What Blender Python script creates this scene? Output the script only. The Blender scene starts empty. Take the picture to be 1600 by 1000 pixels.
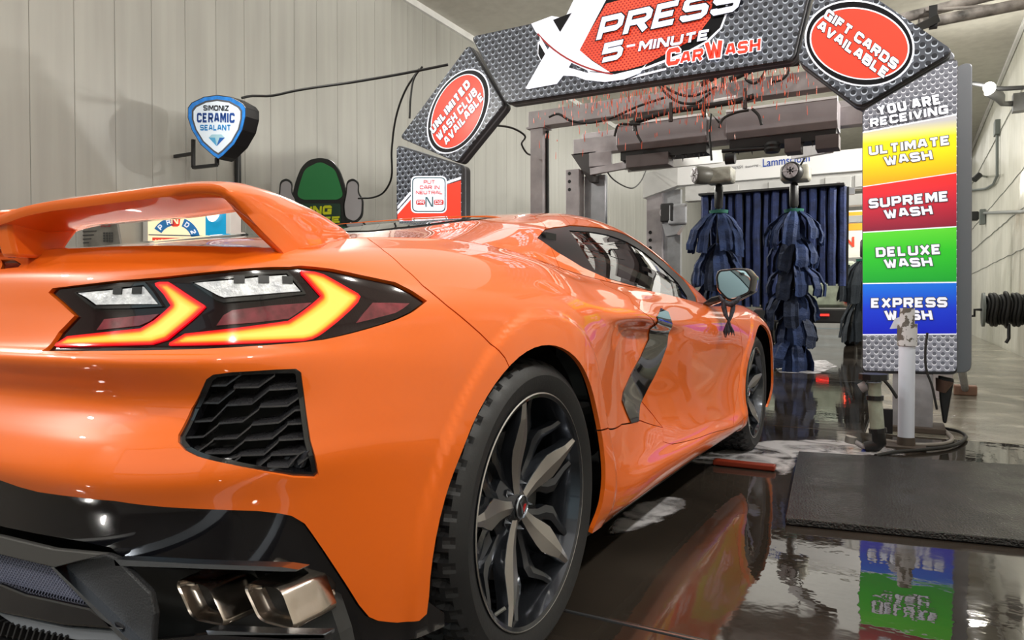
import bpy, math, random
import numpy as np
from mathutils import Vector, Matrix
from mathutils.geometry import delaunay_2d_cdt
random.seed(7)
SC = bpy.context.scene
COL = SC.collection
PI = math.pi

# ------------------------------------------------------------------ camera
F_PX, YAW, PITCH = 1117.95, 0.50398, 0.0190413
CAM = np.array((1.67623, -1.45666, 0.80989))
VIEW = np.array((-math.sin(YAW)*math.cos(PITCH), math.cos(YAW)*math.cos(PITCH), -math.sin(PITCH)))
RIGHT = np.array((math.cos(YAW), math.sin(YAW), 0.0)); UP = np.cross(RIGHT, VIEW)
cd = bpy.data.cameras.new('camera'); cam = bpy.data.objects.new('camera', cd); COL.objects.link(cam)
cd.sensor_width = 36; cd.lens = F_PX*36/1600; cd.clip_start = .02; cd.clip_end = 300
cam.matrix_world = Matrix([(RIGHT[i], UP[i], -VIEW[i], CAM[i]) for i in range(3)]+[(0, 0, 0, 1)])
SC.camera = cam

# ------------------------------------------------------------------ exposure, sky, lights
vs = SC.view_settings; vs.view_transform = 'Standard'; vs.look = 'None'; vs.gamma = 1; vs.use_curve_mapping = False
vs.exposure = 0.12
W = bpy.data.worlds.new('sky'); SC.world = W; W.use_nodes = True
wn = W.node_tree.nodes; bg = wn['Background']; bg.inputs['Color'].default_value = (.72, .92, .95, 1); bg.inputs['Strength'].default_value = .75

def area(name, loc, target, sx, sy, power, color=(1, 1, 1)):
    l = bpy.data.lights.new(name, 'AREA'); l.shape = 'RECTANGLE'; l.size = sx; l.size_y = sy; l.energy = power; l.color = color
    o = bpy.data.objects.new(name, l); COL.objects.link(o); o.location = loc
    o.rotation_euler = (Vector(target)-Vector(loc)).to_track_quat('-Z', 'Y').to_euler(); return o
WARM = (1, .97, .90)
area('ceiling_fill', (-.7, -2.8, 5.3), (-.7, -2.8, 0), 7.9, 7.4, 150, WARM)  # soft fill areas added under the ceiling, not fixtures of the hall
area('ceiling_fill', (-.7, 4.0, 5.3), (-.7, 4.0, 0), 7.9, 6.2, 95, WARM)
for y, p in ((13., 150), (21., 250)): area('ceiling_fill', (-.7, y, 5.3), (-.7, y, 0), 6.4, 7.0, p, WARM)
def flood(x, y, z, tx, ty, tz, p):
    l = bpy.data.lights.new('flood', 'SPOT'); l.energy = p; l.spot_size = 2.3; l.spot_blend = .8; l.shadow_soft_size = .09; l.color = WARM
    o = bpy.data.objects.new('flood', l); COL.objects.link(o); o.location = (x, y, z); o.rotation_euler = (Vector((tx, ty, tz))-Vector((x, y, z))).to_track_quat('-Z', 'Y').to_euler()
for y, p in ((-5.6, 480), (-3.2, 280), (-.9, 170), (1.0, 190), (2.6, 240), (6.8, 520), (9.5, 520), (13., 620), (17., 620)): flood(3.05, y, 3.4, -3.0, y+.4, 1.4, p)
for y, p in ((-5.4, 620), (-3.6, 520), (-1.0, 430), (2.0, 380), (6.0, 420), (10.5, 600), (15.5, 600)): flood(-4.55, y, 4.0, 2.0, y, .8, p)
def lamp(name, loc, power, r=.06, color=WARM):
    l = bpy.data.lights.new(name, 'POINT'); l.energy = power; l.shadow_soft_size = r; l.color = color
    o = bpy.data.objects.new(name, l); COL.objects.link(o); o.location = loc; return o

def at(x, y, **k):
    """the place seen at a picture point when one of its coordinates is known"""
    d = VIEW+RIGHT*(x-800)/F_PX+UP*(500-y)/F_PX
    (a, val), = k.items(); i = 'XYZ'.index(a); t = (val-CAM[i])/d[i]; return CAM+t*d

# ------------------------------------------------------------------ materials
MATS = {}
def nodes(m):
    m.use_nodes = True; nt = m.node_tree; return nt, nt.nodes, nt.links, nt.nodes['Principled BSDF']
def mat(name, col=(.5, .5, .5), rough=.5, metal=0., coat=0., coatr=.03, spec=.5, emit=None, es=0., noise=0., nscale=8., bump=0., bscale=40., trans=0., ior=1.45, rvar=0.):
    if name in MATS: return MATS[name]
    m = bpy.data.materials.new(name); nt, N, L, P = nodes(m)
    P.inputs['Base Color'].default_value = (*col, 1); P.inputs['Roughness'].default_value = rough; P.inputs['Metallic'].default_value = metal
    P.inputs['Coat Weight'].default_value = coat; P.inputs['Coat Roughness'].default_value = coatr; P.inputs['Specular IOR Level'].default_value = spec
    P.inputs['IOR'].default_value = ior; P.inputs['Transmission Weight'].default_value = trans
    if emit: P.inputs['Emission Color'].default_value = (*emit, 1); P.inputs['Emission Strength'].default_value = es
    tc = N.new('ShaderNodeTexCoord')
    if noise or rvar:
        n = N.new('ShaderNodeTexNoise'); n.inputs['Scale'].default_value = nscale; n.inputs['Detail'].default_value = 6; L.new(tc.outputs['Object'], n.inputs['Vector'])
        if noise:
            r = N.new('ShaderNodeValToRGB'); r.color_ramp.elements[0].position = .3; r.color_ramp.elements[1].position = .7
            r.color_ramp.elements[0].color = (*[c*(1-noise) for c in col], 1); r.color_ramp.elements[1].color = (*[min(1, c*(1+noise*.6)) for c in col], 1)
            L.new(n.outputs['Fac'], r.inputs['Fac']); L.new(r.outputs['Color'], P.inputs['Base Color'])
        if rvar:
            q = N.new('ShaderNodeMapRange'); q.inputs['From Min'].default_value = .3; q.inputs['From Max'].default_value = .7
            q.inputs['To Min'].default_value = max(0, rough-rvar); q.inputs['To Max'].default_value = rough+rvar; L.new(n.outputs['Fac'], q.inputs['Value']); L.new(q.outputs['Result'], P.inputs['Roughness'])
    if bump:
        n2 = N.new('ShaderNodeTexNoise'); n2.inputs['Scale'].default_value = bscale; n2.inputs['Detail'].default_value = 4; L.new(tc.outputs['Object'], n2.inputs['Vector'])
        b = N.new('ShaderNodeBump'); b.inputs['Strength'].default_value = bump; b.inputs['Distance'].default_value = .01; L.new(n2.outputs['Fac'], b.inputs['Height']); L.new(b.outputs['Normal'], P.inputs['Normal'])
    MATS[name] = m; return m

def mat_chip(name, a, b, scale, t):
    m = mat(name, a, .42); nt = m.node_tree; N, L, P = nt.nodes, nt.links, nt.nodes['Principled BSDF']; tc = N.new('ShaderNodeTexCoord'); n = N.new('ShaderNodeTexNoise'); n.inputs['Scale'].default_value = scale; n.inputs['Detail'].default_value = 5
    L.new(tc.outputs['Object'], n.inputs['Vector']); r = N.new('ShaderNodeValToRGB'); r.color_ramp.elements[0].position = t; r.color_ramp.elements[1].position = t+.02; r.color_ramp.elements[0].color = (*a, 1); r.color_ramp.elements[1].color = (*b, 1)
    L.new(n.outputs['Fac'], r.inputs['Fac']); L.new(r.outputs['Color'], P.inputs['Base Color']); return m
def mth(N, L, op, a, b=None, c=None):
    n = N.new('ShaderNodeMath'); n.operation = op
    for i, v in enumerate((a, b, c)):
        if v is None: continue
        if isinstance(v, (int, float)): n.inputs[i].default_value = v
        else: L.new(v, n.inputs[i])
    return n.outputs[0]
def ramp(N, L, fac, stops):
    r = N.new('ShaderNodeValToRGB'); e = r.color_ramp.elements
    while len(e) < len(stops): e.new(.5)
    for q, (p, c) in zip(e, stops): q.position = p; q.color = (*c, 1)
    L.new(fac, r.inputs['Fac']); return r.outputs['Color']

def mat_dots(name, holes, mid, glint, spacing=.058, es=.35, horizontal=False):
    """printed perforated-metal pattern of a backlit sign face"""
    m = bpy.data.materials.new(name); nt, N, L, P = nodes(m)
    g = N.new('ShaderNodeNewGeometry'); s = N.new('ShaderNodeSeparateXYZ'); L.new(g.outputs['Position'], s.inputs[0])
    x, z = s.outputs['X'], s.outputs['Z']
    u = mth(N, L, 'DIVIDE', x, spacing); v = mth(N, L, 'DIVIDE', z, spacing*.62)
    def cell(v_):
        row = mth(N, L, 'FLOOR', v_); odd = mth(N, L, 'MODULO', mth(N, L, 'ABSOLUTE', row), 2.0)
        uu = mth(N, L, 'ADD', u, mth(N, L, 'MULTIPLY', odd, .5))
        fu = mth(N, L, 'SUBTRACT', mth(N, L, 'FRACT', mth(N, L, 'ADD', uu, 100.)), .5); fv = mth(N, L, 'SUBTRACT', mth(N, L, 'FRACT', mth(N, L, 'ADD', v_, 100.)), .5)
        return mth(N, L, 'SQRT', mth(N, L, 'ADD', mth(N, L, 'POWER', mth(N, L, 'ABSOLUTE', fu), 2.), mth(N, L, 'MULTIPLY', mth(N, L, 'POWER', mth(N, L, 'ABSOLUTE', fv), 2.), .42)))
    d1 = cell(v); d2 = cell(mth(N, L, 'ADD', v, .16))
    hole = mth(N, L, 'LESS_THAN', d1, .25); gl = mth(N, L, 'MULTIPLY', mth(N, L, 'LESS_THAN', d2, .29), mth(N, L, 'SUBTRACT', 1., hole))
    n = N.new('ShaderNodeTexNoise'); n.inputs['Scale'].default_value = 1.3; L.new(g.outputs['Position'], n.inputs['Vector'])
    base = ramp(N, L, n.outputs['Fac'], [(.35, tuple(c*.6 for c in mid)), (.65, mid)])
    mx = N.new('ShaderNodeMix'); mx.data_type = 'RGBA'; L.new(gl, mx.inputs[0]); L.new(base, mx.inputs[6]); mx.inputs[7].default_value = (*glint, 1)
    m2 = N.new('ShaderNodeMix'); m2.data_type = 'RGBA'; L.new(hole, m2.inputs[0]); L.new(mx.outputs[2], m2.inputs[6]); m2.inputs[7].default_value = (*holes, 1)
    L.new(m2.outputs[2], P.inputs['Base Color']); L.new(m2.outputs[2], P.inputs['Emission Color']); P.inputs['Emission Strength'].default_value = es
    P.inputs['Roughness'].default_value = .25; MATS[name] = m; return m
def mat_grad(name, z0, z1, stops, es=.5, sat=1):
    """printed colour that changes with height on a backlit panel"""
    m = bpy.data.materials.new(name); nt, N, L, P = nodes(m)
    g = N.new('ShaderNodeNewGeometry'); s = N.new('ShaderNodeSeparateXYZ'); L.new(g.outputs['Position'], s.inputs[0])
    r = N.new('ShaderNodeMapRange'); L.new(s.outputs['Z'], r.inputs['Value']); r.inputs['From Min'].default_value = z0; r.inputs['From Max'].default_value = z1
    c = ramp(N, L, r.outputs['Result'], stops); L.new(c, P.inputs['Base Color']); L.new(c, P.inputs['Emission Color']); P.inputs['Emission Strength'].default_value = es
    P.inputs['Roughness'].default_value = .2; MATS[name] = m; return m

PAINT = mat('orange_car_paint', (.78, .135, .008), .34, 0, 1.0, .012, .4)
PAINT2 = PAINT
GLOSS = mat('gloss_black', (.006, .006, .008), .12, 0, 1, .02)
MATTE = mat('textured_black', (.018, .018, .02), .55, bump=.25, bscale=300)
SEAL = mat('seal_black', (.004, .004, .004), .7)
RUB = mat('tyre_rubber', (.013, .013, .014), .5, bump=.06, bscale=150, rvar=.10, nscale=12)
CHROME = mat('bright_trim', (.45, .5, .58), .22, 1)
STEEL = mat('brushed_steel', (.52, .46, .41), .22, 1, rvar=.08, nscale=20)
MACH = mat('machined_alloy', (.50, .485, .475), .36, 1)
DARKRIM = mat('dark_alloy', (.055, .06, .072), .22, .85, .5, .06)
GREY = mat('painted_grey_steel', (.37, .34, .355), .42, 0, .15, .2, noise=.25, nscale=5, rvar=.1)
WHITE = mat('white_powder_coat', (.72, .72, .70), .35, noise=.12, nscale=4)
BLK = mat('black_plastic', (.012, .012, .013), .4)
WIRE = mat('cable_black', (.010, .010, .010), .5)
CLOTH = mat('blue_foam_cloth', (.015, .033, .105), .8, noise=.55, nscale=7, bump=.9, bscale=45)
CLOTHD = mat('dark_foam_cloth', (.011, .018, .042), .85, noise=.5, nscale=9, bump=.9, bscale=45)
ALU = mat('grey_aluminium_frame', (.22, .23, .26), .35, .6)

# ------------------------------------------------------------------ object helpers
def link(name, me, m, parent=None, smooth=None, mw=None):
    o = bpy.data.objects.new(name, me); COL.objects.link(o)
    if m is not None and len(me.materials) == 0: me.materials.append(m)
    if parent is not None:
        o.parent = parent; o.matrix_parent_inverse = world(parent).inverted()
    if mw is not None: o.matrix_basis = mw
    if smooth is not None:
        me.polygons.foreach_set('use_smooth', [True]*len(me.polygons)); me.set_sharp_from_angle(angle=math.radians(smooth))
    return o
def world(o):
    m = o.matrix_basis
    while o.parent is not None:
        m = o.matrix_parent_inverse @ m; o = o.parent; m = o.matrix_basis @ m
    return m
def empty(name, loc, parent=None):
    o = bpy.data.objects.new(name, None); COL.objects.link(o); o.empty_display_size = .1
    if parent is not None: o.parent = parent; o.matrix_parent_inverse = world(parent).inverted()
    o.location = loc; return o
def tag(o, label=None, cat=None, group=None, kind=None):
    if label: o['label'] = label
    if cat: o['category'] = cat
    if group: o['group'] = group
    if kind: o['kind'] = kind
    return o
def thing(name, loc, label, cat, group=None):
    return tag(empty(name, loc), label, cat, group)
def copy_tree(o, parent=None):
    c = o.copy(); COL.objects.link(c)
    if parent is not None: c.parent = parent
    for ch in list(o.children): copy_tree(ch, c)
    return c

class MB:
    """collects simple shapes into one mesh"""
    def __init__(s): s.v = []; s.f = []
    def add(s, vs, fs):
        k = len(s.v); s.v += [tuple(map(float, p)) for p in vs]; s.f += [tuple(i+k for i in f) for f in fs]; return s
    def box(s, c, d, R=None):
        x, y, z = [q/2 for q in d]; P = [(-x,-y,-z),(x,-y,-z),(x,y,-z),(-x,y,-z),(-x,-y,z),(x,-y,z),(x,y,z),(-x,y,z)]
        if R is not None: P = [tuple(R @ Vector(p)) for p in P]
        return s.add([(p[0]+c[0], p[1]+c[1], p[2]+c[2]) for p in P], [(0,3,2,1),(4,5,6,7),(0,1,5,4),(1,2,6,5),(2,3,7,6),(3,0,4,7)])
    def b2(s, a, b):
        return s.box([(p+q)/2 for p, q in zip(a, b)], [abs(q-p) for p, q in zip(a, b)])
    def beam(s, a, b, w, h):
        a = Vector(a); b = Vector(b); d = b-a; q = d.to_track_quat('Y', 'Z').to_matrix(); return s.box((a+b)/2, (w, d.length, h), q)
    def tube(s, pts, r, n=8, cap=True):
        P = [Vector(p) for p in pts]; k = len(P); rr = r if hasattr(r, '__len__') else [r]*k; vs = []; prev = None
        for i, p in enumerate(P):
            t = (P[min(i+1, k-1)]-P[max(i-1, 0)]).normalized()
            if prev is None: a = t.orthogonal().normalized()
            else: a = (prev-t*prev.dot(t)); a = a.normalized() if a.length > 1e-6 else t.orthogonal().normalized()
            prev = a; b = t.cross(a)
            for j in range(n): an = 2*PI*j/n; vs.append(p+(a*math.cos(an)+b*math.sin(an))*rr[i])
        fs = [(i*n+j, i*n+(j+1) % n, (i+1)*n+(j+1) % n, (i+1)*n+j) for i in range(k-1) for j in range(n)]
        if cap: fs += [tuple(range(n))[::-1], tuple((k-1)*n+j for j in range(n))]
        return s.add(vs, fs)
    def lathe(s, prof, M, n=32, a0=0., a1=2*PI, rf=None):
        """prof: (x along axis, r); axis is local X of M"""
        full = abs(a1-a0-2*PI) < 1e-6; cols = n if full else n+1; vs = []
        for j in range(cols):
            an = a0+(a1-a0)*j/n
            for i, (x, r) in enumerate(prof):
                q = r if rf is None else rf(i, x, r, j, an); vs.append(M @ Vector((x, q*math.cos(an), q*math.sin(an))))
        k = len(prof); fs = [(j*k+i, j*k+i+1, ((j+1) % cols)*k+i+1, ((j+1) % cols)*k+i) for j in range(n) for i in range(k-1)]
        return s.add(vs, fs)
    def prism(s, pts, d):
        """closed polygon (3d) pushed by vector d"""
        n = len(pts); P = [Vector(p) for p in pts]; d = Vector(d); nn = Vector()
        for i in range(n): nn += P[i].cross(P[(i+1) % n])
        if nn.dot(d) < 0: P = P[::-1]
        return s.add(P+[p+d for p in P], [tuple(range(n))[::-1], tuple(range(n, 2*n))]+[(i, (i+1) % n, n+(i+1) % n, n+i) for i in range(n)])
    def mesh(s, name='m'):
        me = bpy.data.meshes.new(name); me.from_pydata(s.v, [], s.f); me.update(); return me
    def put(s, name, m, parent=None, smooth=None, bev=0, seg=2, label=None, cat=None, group=None, kind=None):
        o = link(name, s.mesh(name), m, parent, smooth)
        if bev:
            b = o.modifiers.new('bevel', 'BEVEL'); b.width = bev; b.segments = seg; b.limit_method = 'ANGLE'; b.angle_limit = .6
        return tag(o, label, cat, group, kind)

def text_flat(body, offset=0.02):
    cu = bpy.data.curves.new('t', 'FONT'); cu.body = body; cu.size = 1; cu.offset = offset; cu.resolution_u = 3; cu.fill_mode = 'FRONT'
    cu.align_x = 'CENTER'; cu.space_line = .82; cu.space_character = 1.04
    o = bpy.data.objects.new('t', cu); COL.objects.link(o); dg = bpy.context.evaluated_depsgraph_get(); dg.update()
    me = bpy.data.meshes.new_from_object(o.evaluated_get(dg)); V = [tuple(v.co[:2]) for v in me.vertices]; Fc = [tuple(p.vertices) for p in me.polygons]
    bpy.data.objects.remove(o); bpy.data.meshes.remove(me); return V, Fc
def lettering(body, BL, BR, TL, m, parent, plane, off=0., offset=.02, outline=None, om=None, th=.002, name='lettering'):
    """text fitted to the parallelogram BL, BR, TL (picture points on a plane)"""
    (ax, val), = plane.items()
    B, Rr, T = [Vector(at(*p, **plane)) for p in (BL, BR, TL)]
    nrm = (Rr-B).cross(T-B).normalized()
    def build(ofs, dist, mm):
        V, Fc = text_flat(body, ofs); V0, _ = text_flat(body, 0.0)
        xs = [v[0] for v in V0]; ys = [v[1] for v in V0]; x0, x1, y0, y1 = min(xs), max(xs), min(ys), max(ys)
        pts = [B+(Rr-B)*((x-x0)/(x1-x0))+(T-B)*((y-y0)/(y1-y0))+nrm*dist for x, y in V]
        mb = MB(); mb.add(pts, Fc); return mb.put(name, mm, parent)
    if outline: build(offset+outline, off+.001, om)
    return build(offset, off+.003, m)

# a heavy squared alphabet drawn as thick mitred strokes in a unit cell
_g = {'A':(1,[[(0,0),(.32,1),(.68,1),(1,0)],[(.16,.32),(.84,.32)]]),'B':(.95,[[(0,0),(0,1),(.82,1),(.95,.88),(.95,.66),(.8,.53),(0,.53)],[(.8,.53),(1,.4),(1,.12),(.86,0),(0,0)]]),
'C':(.95,[[(1,.74),(1,.86),(.86,1),(.14,1),(0,.86),(0,.14),(.14,0),(.86,0),(1,.14),(1,.26)]]),'D':(1,[[(0,0),(0,1),(.8,1),(1,.8),(1,.2),(.8,0),(0,0)]]),'E':(.88,[[(1,1),(0,1),(0,0),(1,0)],[(0,.5),(.85,.5)]]),
'F':(.85,[[(1,1),(0,1),(0,-.12)],[(0,.48),(.85,.48)]]),'G':(1,[[(1,.78),(1,.86),(.86,1),(.14,1),(0,.86),(0,.14),(.14,0),(1,0),(1,.46),(.55,.46)]]),'H':(1,[[(0,-.12),(0,1.12)],[(1,-.12),(1,1.12)],[(0,.5),(1,.5)]]),
'I':(.0,[[(0,-.12),(0,1.12)]]),'K':(.95,[[(0,-.12),(0,1.12)],[(1,1.1),(.35,.5),(1,-.1)],[(0,.5),(.4,.5)]]),'L':(.82,[[(0,1.12),(0,0),(1,0)]]),'M':(1.15,[[(0,-.12),(0,1),(.12,1),(.5,.25),(.88,1),(1,1),(1,-.12)]]),
'N':(1,[[(0,-.12),(0,1),(.15,1),(.85,0),(1,0),(1,1.12)]]),'O':(1,[[(.14,0),(0,.14),(0,.86),(.14,1),(.86,1),(1,.86),(1,.14),(.86,0),(.14,0)]]),'P':(.92,[[(0,-.12),(0,1),(.84,1),(1,.84),(1,.52),(.84,.38),(0,.38)]]),
'R':(.96,[[(0,-.12),(0,1),(.84,1),(1,.84),(1,.58),(.84,.45),(0,.45)],[(.55,.45),(1,-.12)]]),'S':(.95,[[(1,.8),(1,.88),(.88,1),(.12,1),(0,.88),(0,.64),(.12,.52),(.88,.48),(1,.36),(1,.12),(.88,0),(.12,0),(0,.12),(0,.2)]]),
'T':(.95,[[(0,1),(1,1)],[(.5,1),(.5,-.12)]]),'U':(1,[[(0,1.12),(0,.14),(.14,0),(.86,0),(1,.14),(1,1.12)]]),'V':(1,[[(0,1.1),(.42,0),(.58,0),(1,1.1)]]),'W':(1.35,[[(0,1.1),(.22,0),(.32,0),(.5,.8),(.68,0),(.78,0),(1,1.1)]]),
'X':(1,[[(0,1.1),(1,-.1)],[(1,1.1),(0,-.1)]]),'Y':(1,[[(0,1.1),(.5,.5),(1,1.1)],[(.5,.5),(.5,-.12)]]),'Z':(.95,[[(0,1),(1,1),(0,0),(1,0)]]),'5':(.92,[[(1,1),(0,1),(0,.58),(.86,.58),(1,.44),(1,.14),(.86,0),(0,0)]]),
'2':(.92,[[(0,.84),(.14,1),(.86,1),(1,.84),(1,.66),(0,.14),(0,0),(1,0)]]),'-':(.5,[[(0,.45),(1,.45)]]),' ':(.62,[])}
def stroke(P, w, ext=0.):
    P = [np.array(p, float) for p in P]; closed = np.allclose(P[0], P[-1]); 
    if closed: P = P[:-1]
    n = len(P); L_, R_ = [], []
    if not closed and ext:
        d = P[0]-P[1]; P[0] = P[0]+d/np.hypot(*d)*ext; d = P[-1]-P[-2]; P[-1] = P[-1]+d/np.hypot(*d)*ext
    for i in range(n):
        a = P[i]-P[i-1] if (i or closed) else None; b = P[(i+1) % n]-P[i] if (i < n-1 or closed) else None
        a = b if a is None else a; b = a if b is None else b; a = a/np.hypot(*a); b = b/np.hypot(*b); m = np.array((-(a[1]+b[1]), a[0]+b[0])); q = np.hypot(*m)
        if q < 1e-6: m = np.array((-a[1], a[0])); q = 1
        m = m/q; k = w/max(.45, m@np.array((-a[1], a[0]))); L_.append(P[i]+m*k); R_.append(P[i]-m*k)
    m = n if closed else n-1
    return L_+R_, [(i, n+i, n+(i+1) % n, (i+1) % n) for i in range(m)]
def block_flat(body, bold=.0, aspect=1.15, pen=.125, gap=.24):
    V, Fc, x = [], [], 0.
    for ch in body:
        wd, st_ = _g[ch]; wd *= aspect*.78
        for s_ in st_:
            v, f = stroke([(px*wd, pen+py*(1-2*pen)) for px, py in s_], pen+bold, bold); k = len(V); V += [(x+a, b) for a, b in v]; Fc += [tuple(i+k for i in q) for q in f]
        x += wd+2*pen+gap*.55 if ch != ' ' else wd
    return V, Fc, (-pen, x-pen-gap*.55)
def block(body, BL, BR, TL, m, parent, plane, off=0., outline=None, om=None, pen=.125, name='lettering'):
    B, Rr, T = [Vector(at(*p, **plane)) for p in (BL, BR, TL)]; nrm = (Rr-B).cross(T-B).normalized(); asp = 1.15
    for it in range(3):
        _, _, (x0, x1) = block_flat(body, 0, asp, pen); asp *= ((Rr-B).length/(T-B).length)/(x1-x0)
        asp = min(max(asp, .5), 2.2)
    def build(bold, dist, mm):
        V, Fc, (x0, x1) = block_flat(body, bold, asp, pen); mb = MB(); mb.add([B+(Rr-B)*((x-x0)/(x1-x0))+(T-B)*y+nrm*dist for x, y in V], Fc); return mb.put(name, mm, parent)
    if outline: build(outline, off+.001, om)
    return build(0, off+.003, m)
def pts_on(px, **k): return [Vector(at(x, y, **k)) for x, y in px]
def plate(name, px, m, parent, Y, d=.003, smooth=None):
    return MB().prism(pts_on(px, Y=Y), (0, d, 0)).put(name, m, parent)
def rounded(P, r, n=5):
    """round the corners of a planar polygon"""
    P = [Vector(p) for p in P]; out = []; k = len(P)
    for i in range(k):
        a, b, c = P[i-1], P[i], P[(i+1) % k]; u = (a-b).normalized(); w = (c-b).normalized(); rr = min(r, (a-b).length*.45, (c-b).length*.45)
        p, q = b+u*rr, b+w*rr
        for j in range(n+1): t = j/n; out.append(p*(1-t)**2+b*2*t*(1-t)+q*t*t)
    return out
def ellipse(c, a, b, n=48):
    return [Vector(c)+Vector(a)*math.cos(2*PI*i/n)+Vector(b)*math.sin(2*PI*i/n) for i in range(n)]

# ---- CAR SURFACES BEGIN ----
def nat_spline(x, Y, xq):
    # natural cubic spline through rows of Y at x (C2)
    n = len(x); h = np.diff(x); A = np.zeros((n, n)); R = np.zeros((n,) + Y.shape[1:])
    A[0, 0] = A[-1, -1] = 1
    for i in range(1, n-1):
        A[i, i-1] = h[i-1]; A[i, i] = 2*(h[i-1]+h[i]); A[i, i+1] = h[i]
        R[i] = 6*((Y[i+1]-Y[i])/h[i]-(Y[i]-Y[i-1])/h[i-1])
    M = np.linalg.solve(A, R.reshape(n, -1)).reshape(R.shape)
    k = np.clip(np.searchsorted(x, xq)-1, 0, n-2)
    sh = (-1,)+(1,)*(Y.ndim-1)
    hh = h[k].reshape(sh); a = ((x[k+1]-xq)).reshape(sh); b = (xq-x[k]).reshape(sh)
    return M[k]*a**3/(6*hh)+M[k+1]*b**3/(6*hh)+(Y[k]/hh-M[k]*hh/6)*a+(Y[k+1]/hh-M[k+1]*hh/6)*b

def cat_spline(x, Y, xq):
    # non-uniform Catmull-Rom (C1), keeps close rows crisp
    n = len(x); h = np.diff(x); D = np.diff(Y, axis=0)/h.reshape((-1,)+(1,)*(Y.ndim-1))
    T = np.zeros_like(Y); T[0] = D[0]; T[-1] = D[-1]
    for i in range(1, n-1):
        T[i] = (D[i-1]*h[i]+D[i]*h[i-1])/(h[i-1]+h[i])
    k = np.clip(np.searchsorted(x, xq)-1, 0, n-2); sh = (-1,)+(1,)*(Y.ndim-1)
    hh = h[k].reshape(sh); t = ((xq-x[k])/h[k]).reshape(sh)
    return ((2*t**3-3*t**2+1)*Y[k]+(t**3-2*t**2+t)*hh*T[k]+(-2*t**3+3*t**2)*Y[k+1]+(t**3-t**2)*hh*T[k+1])

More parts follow.
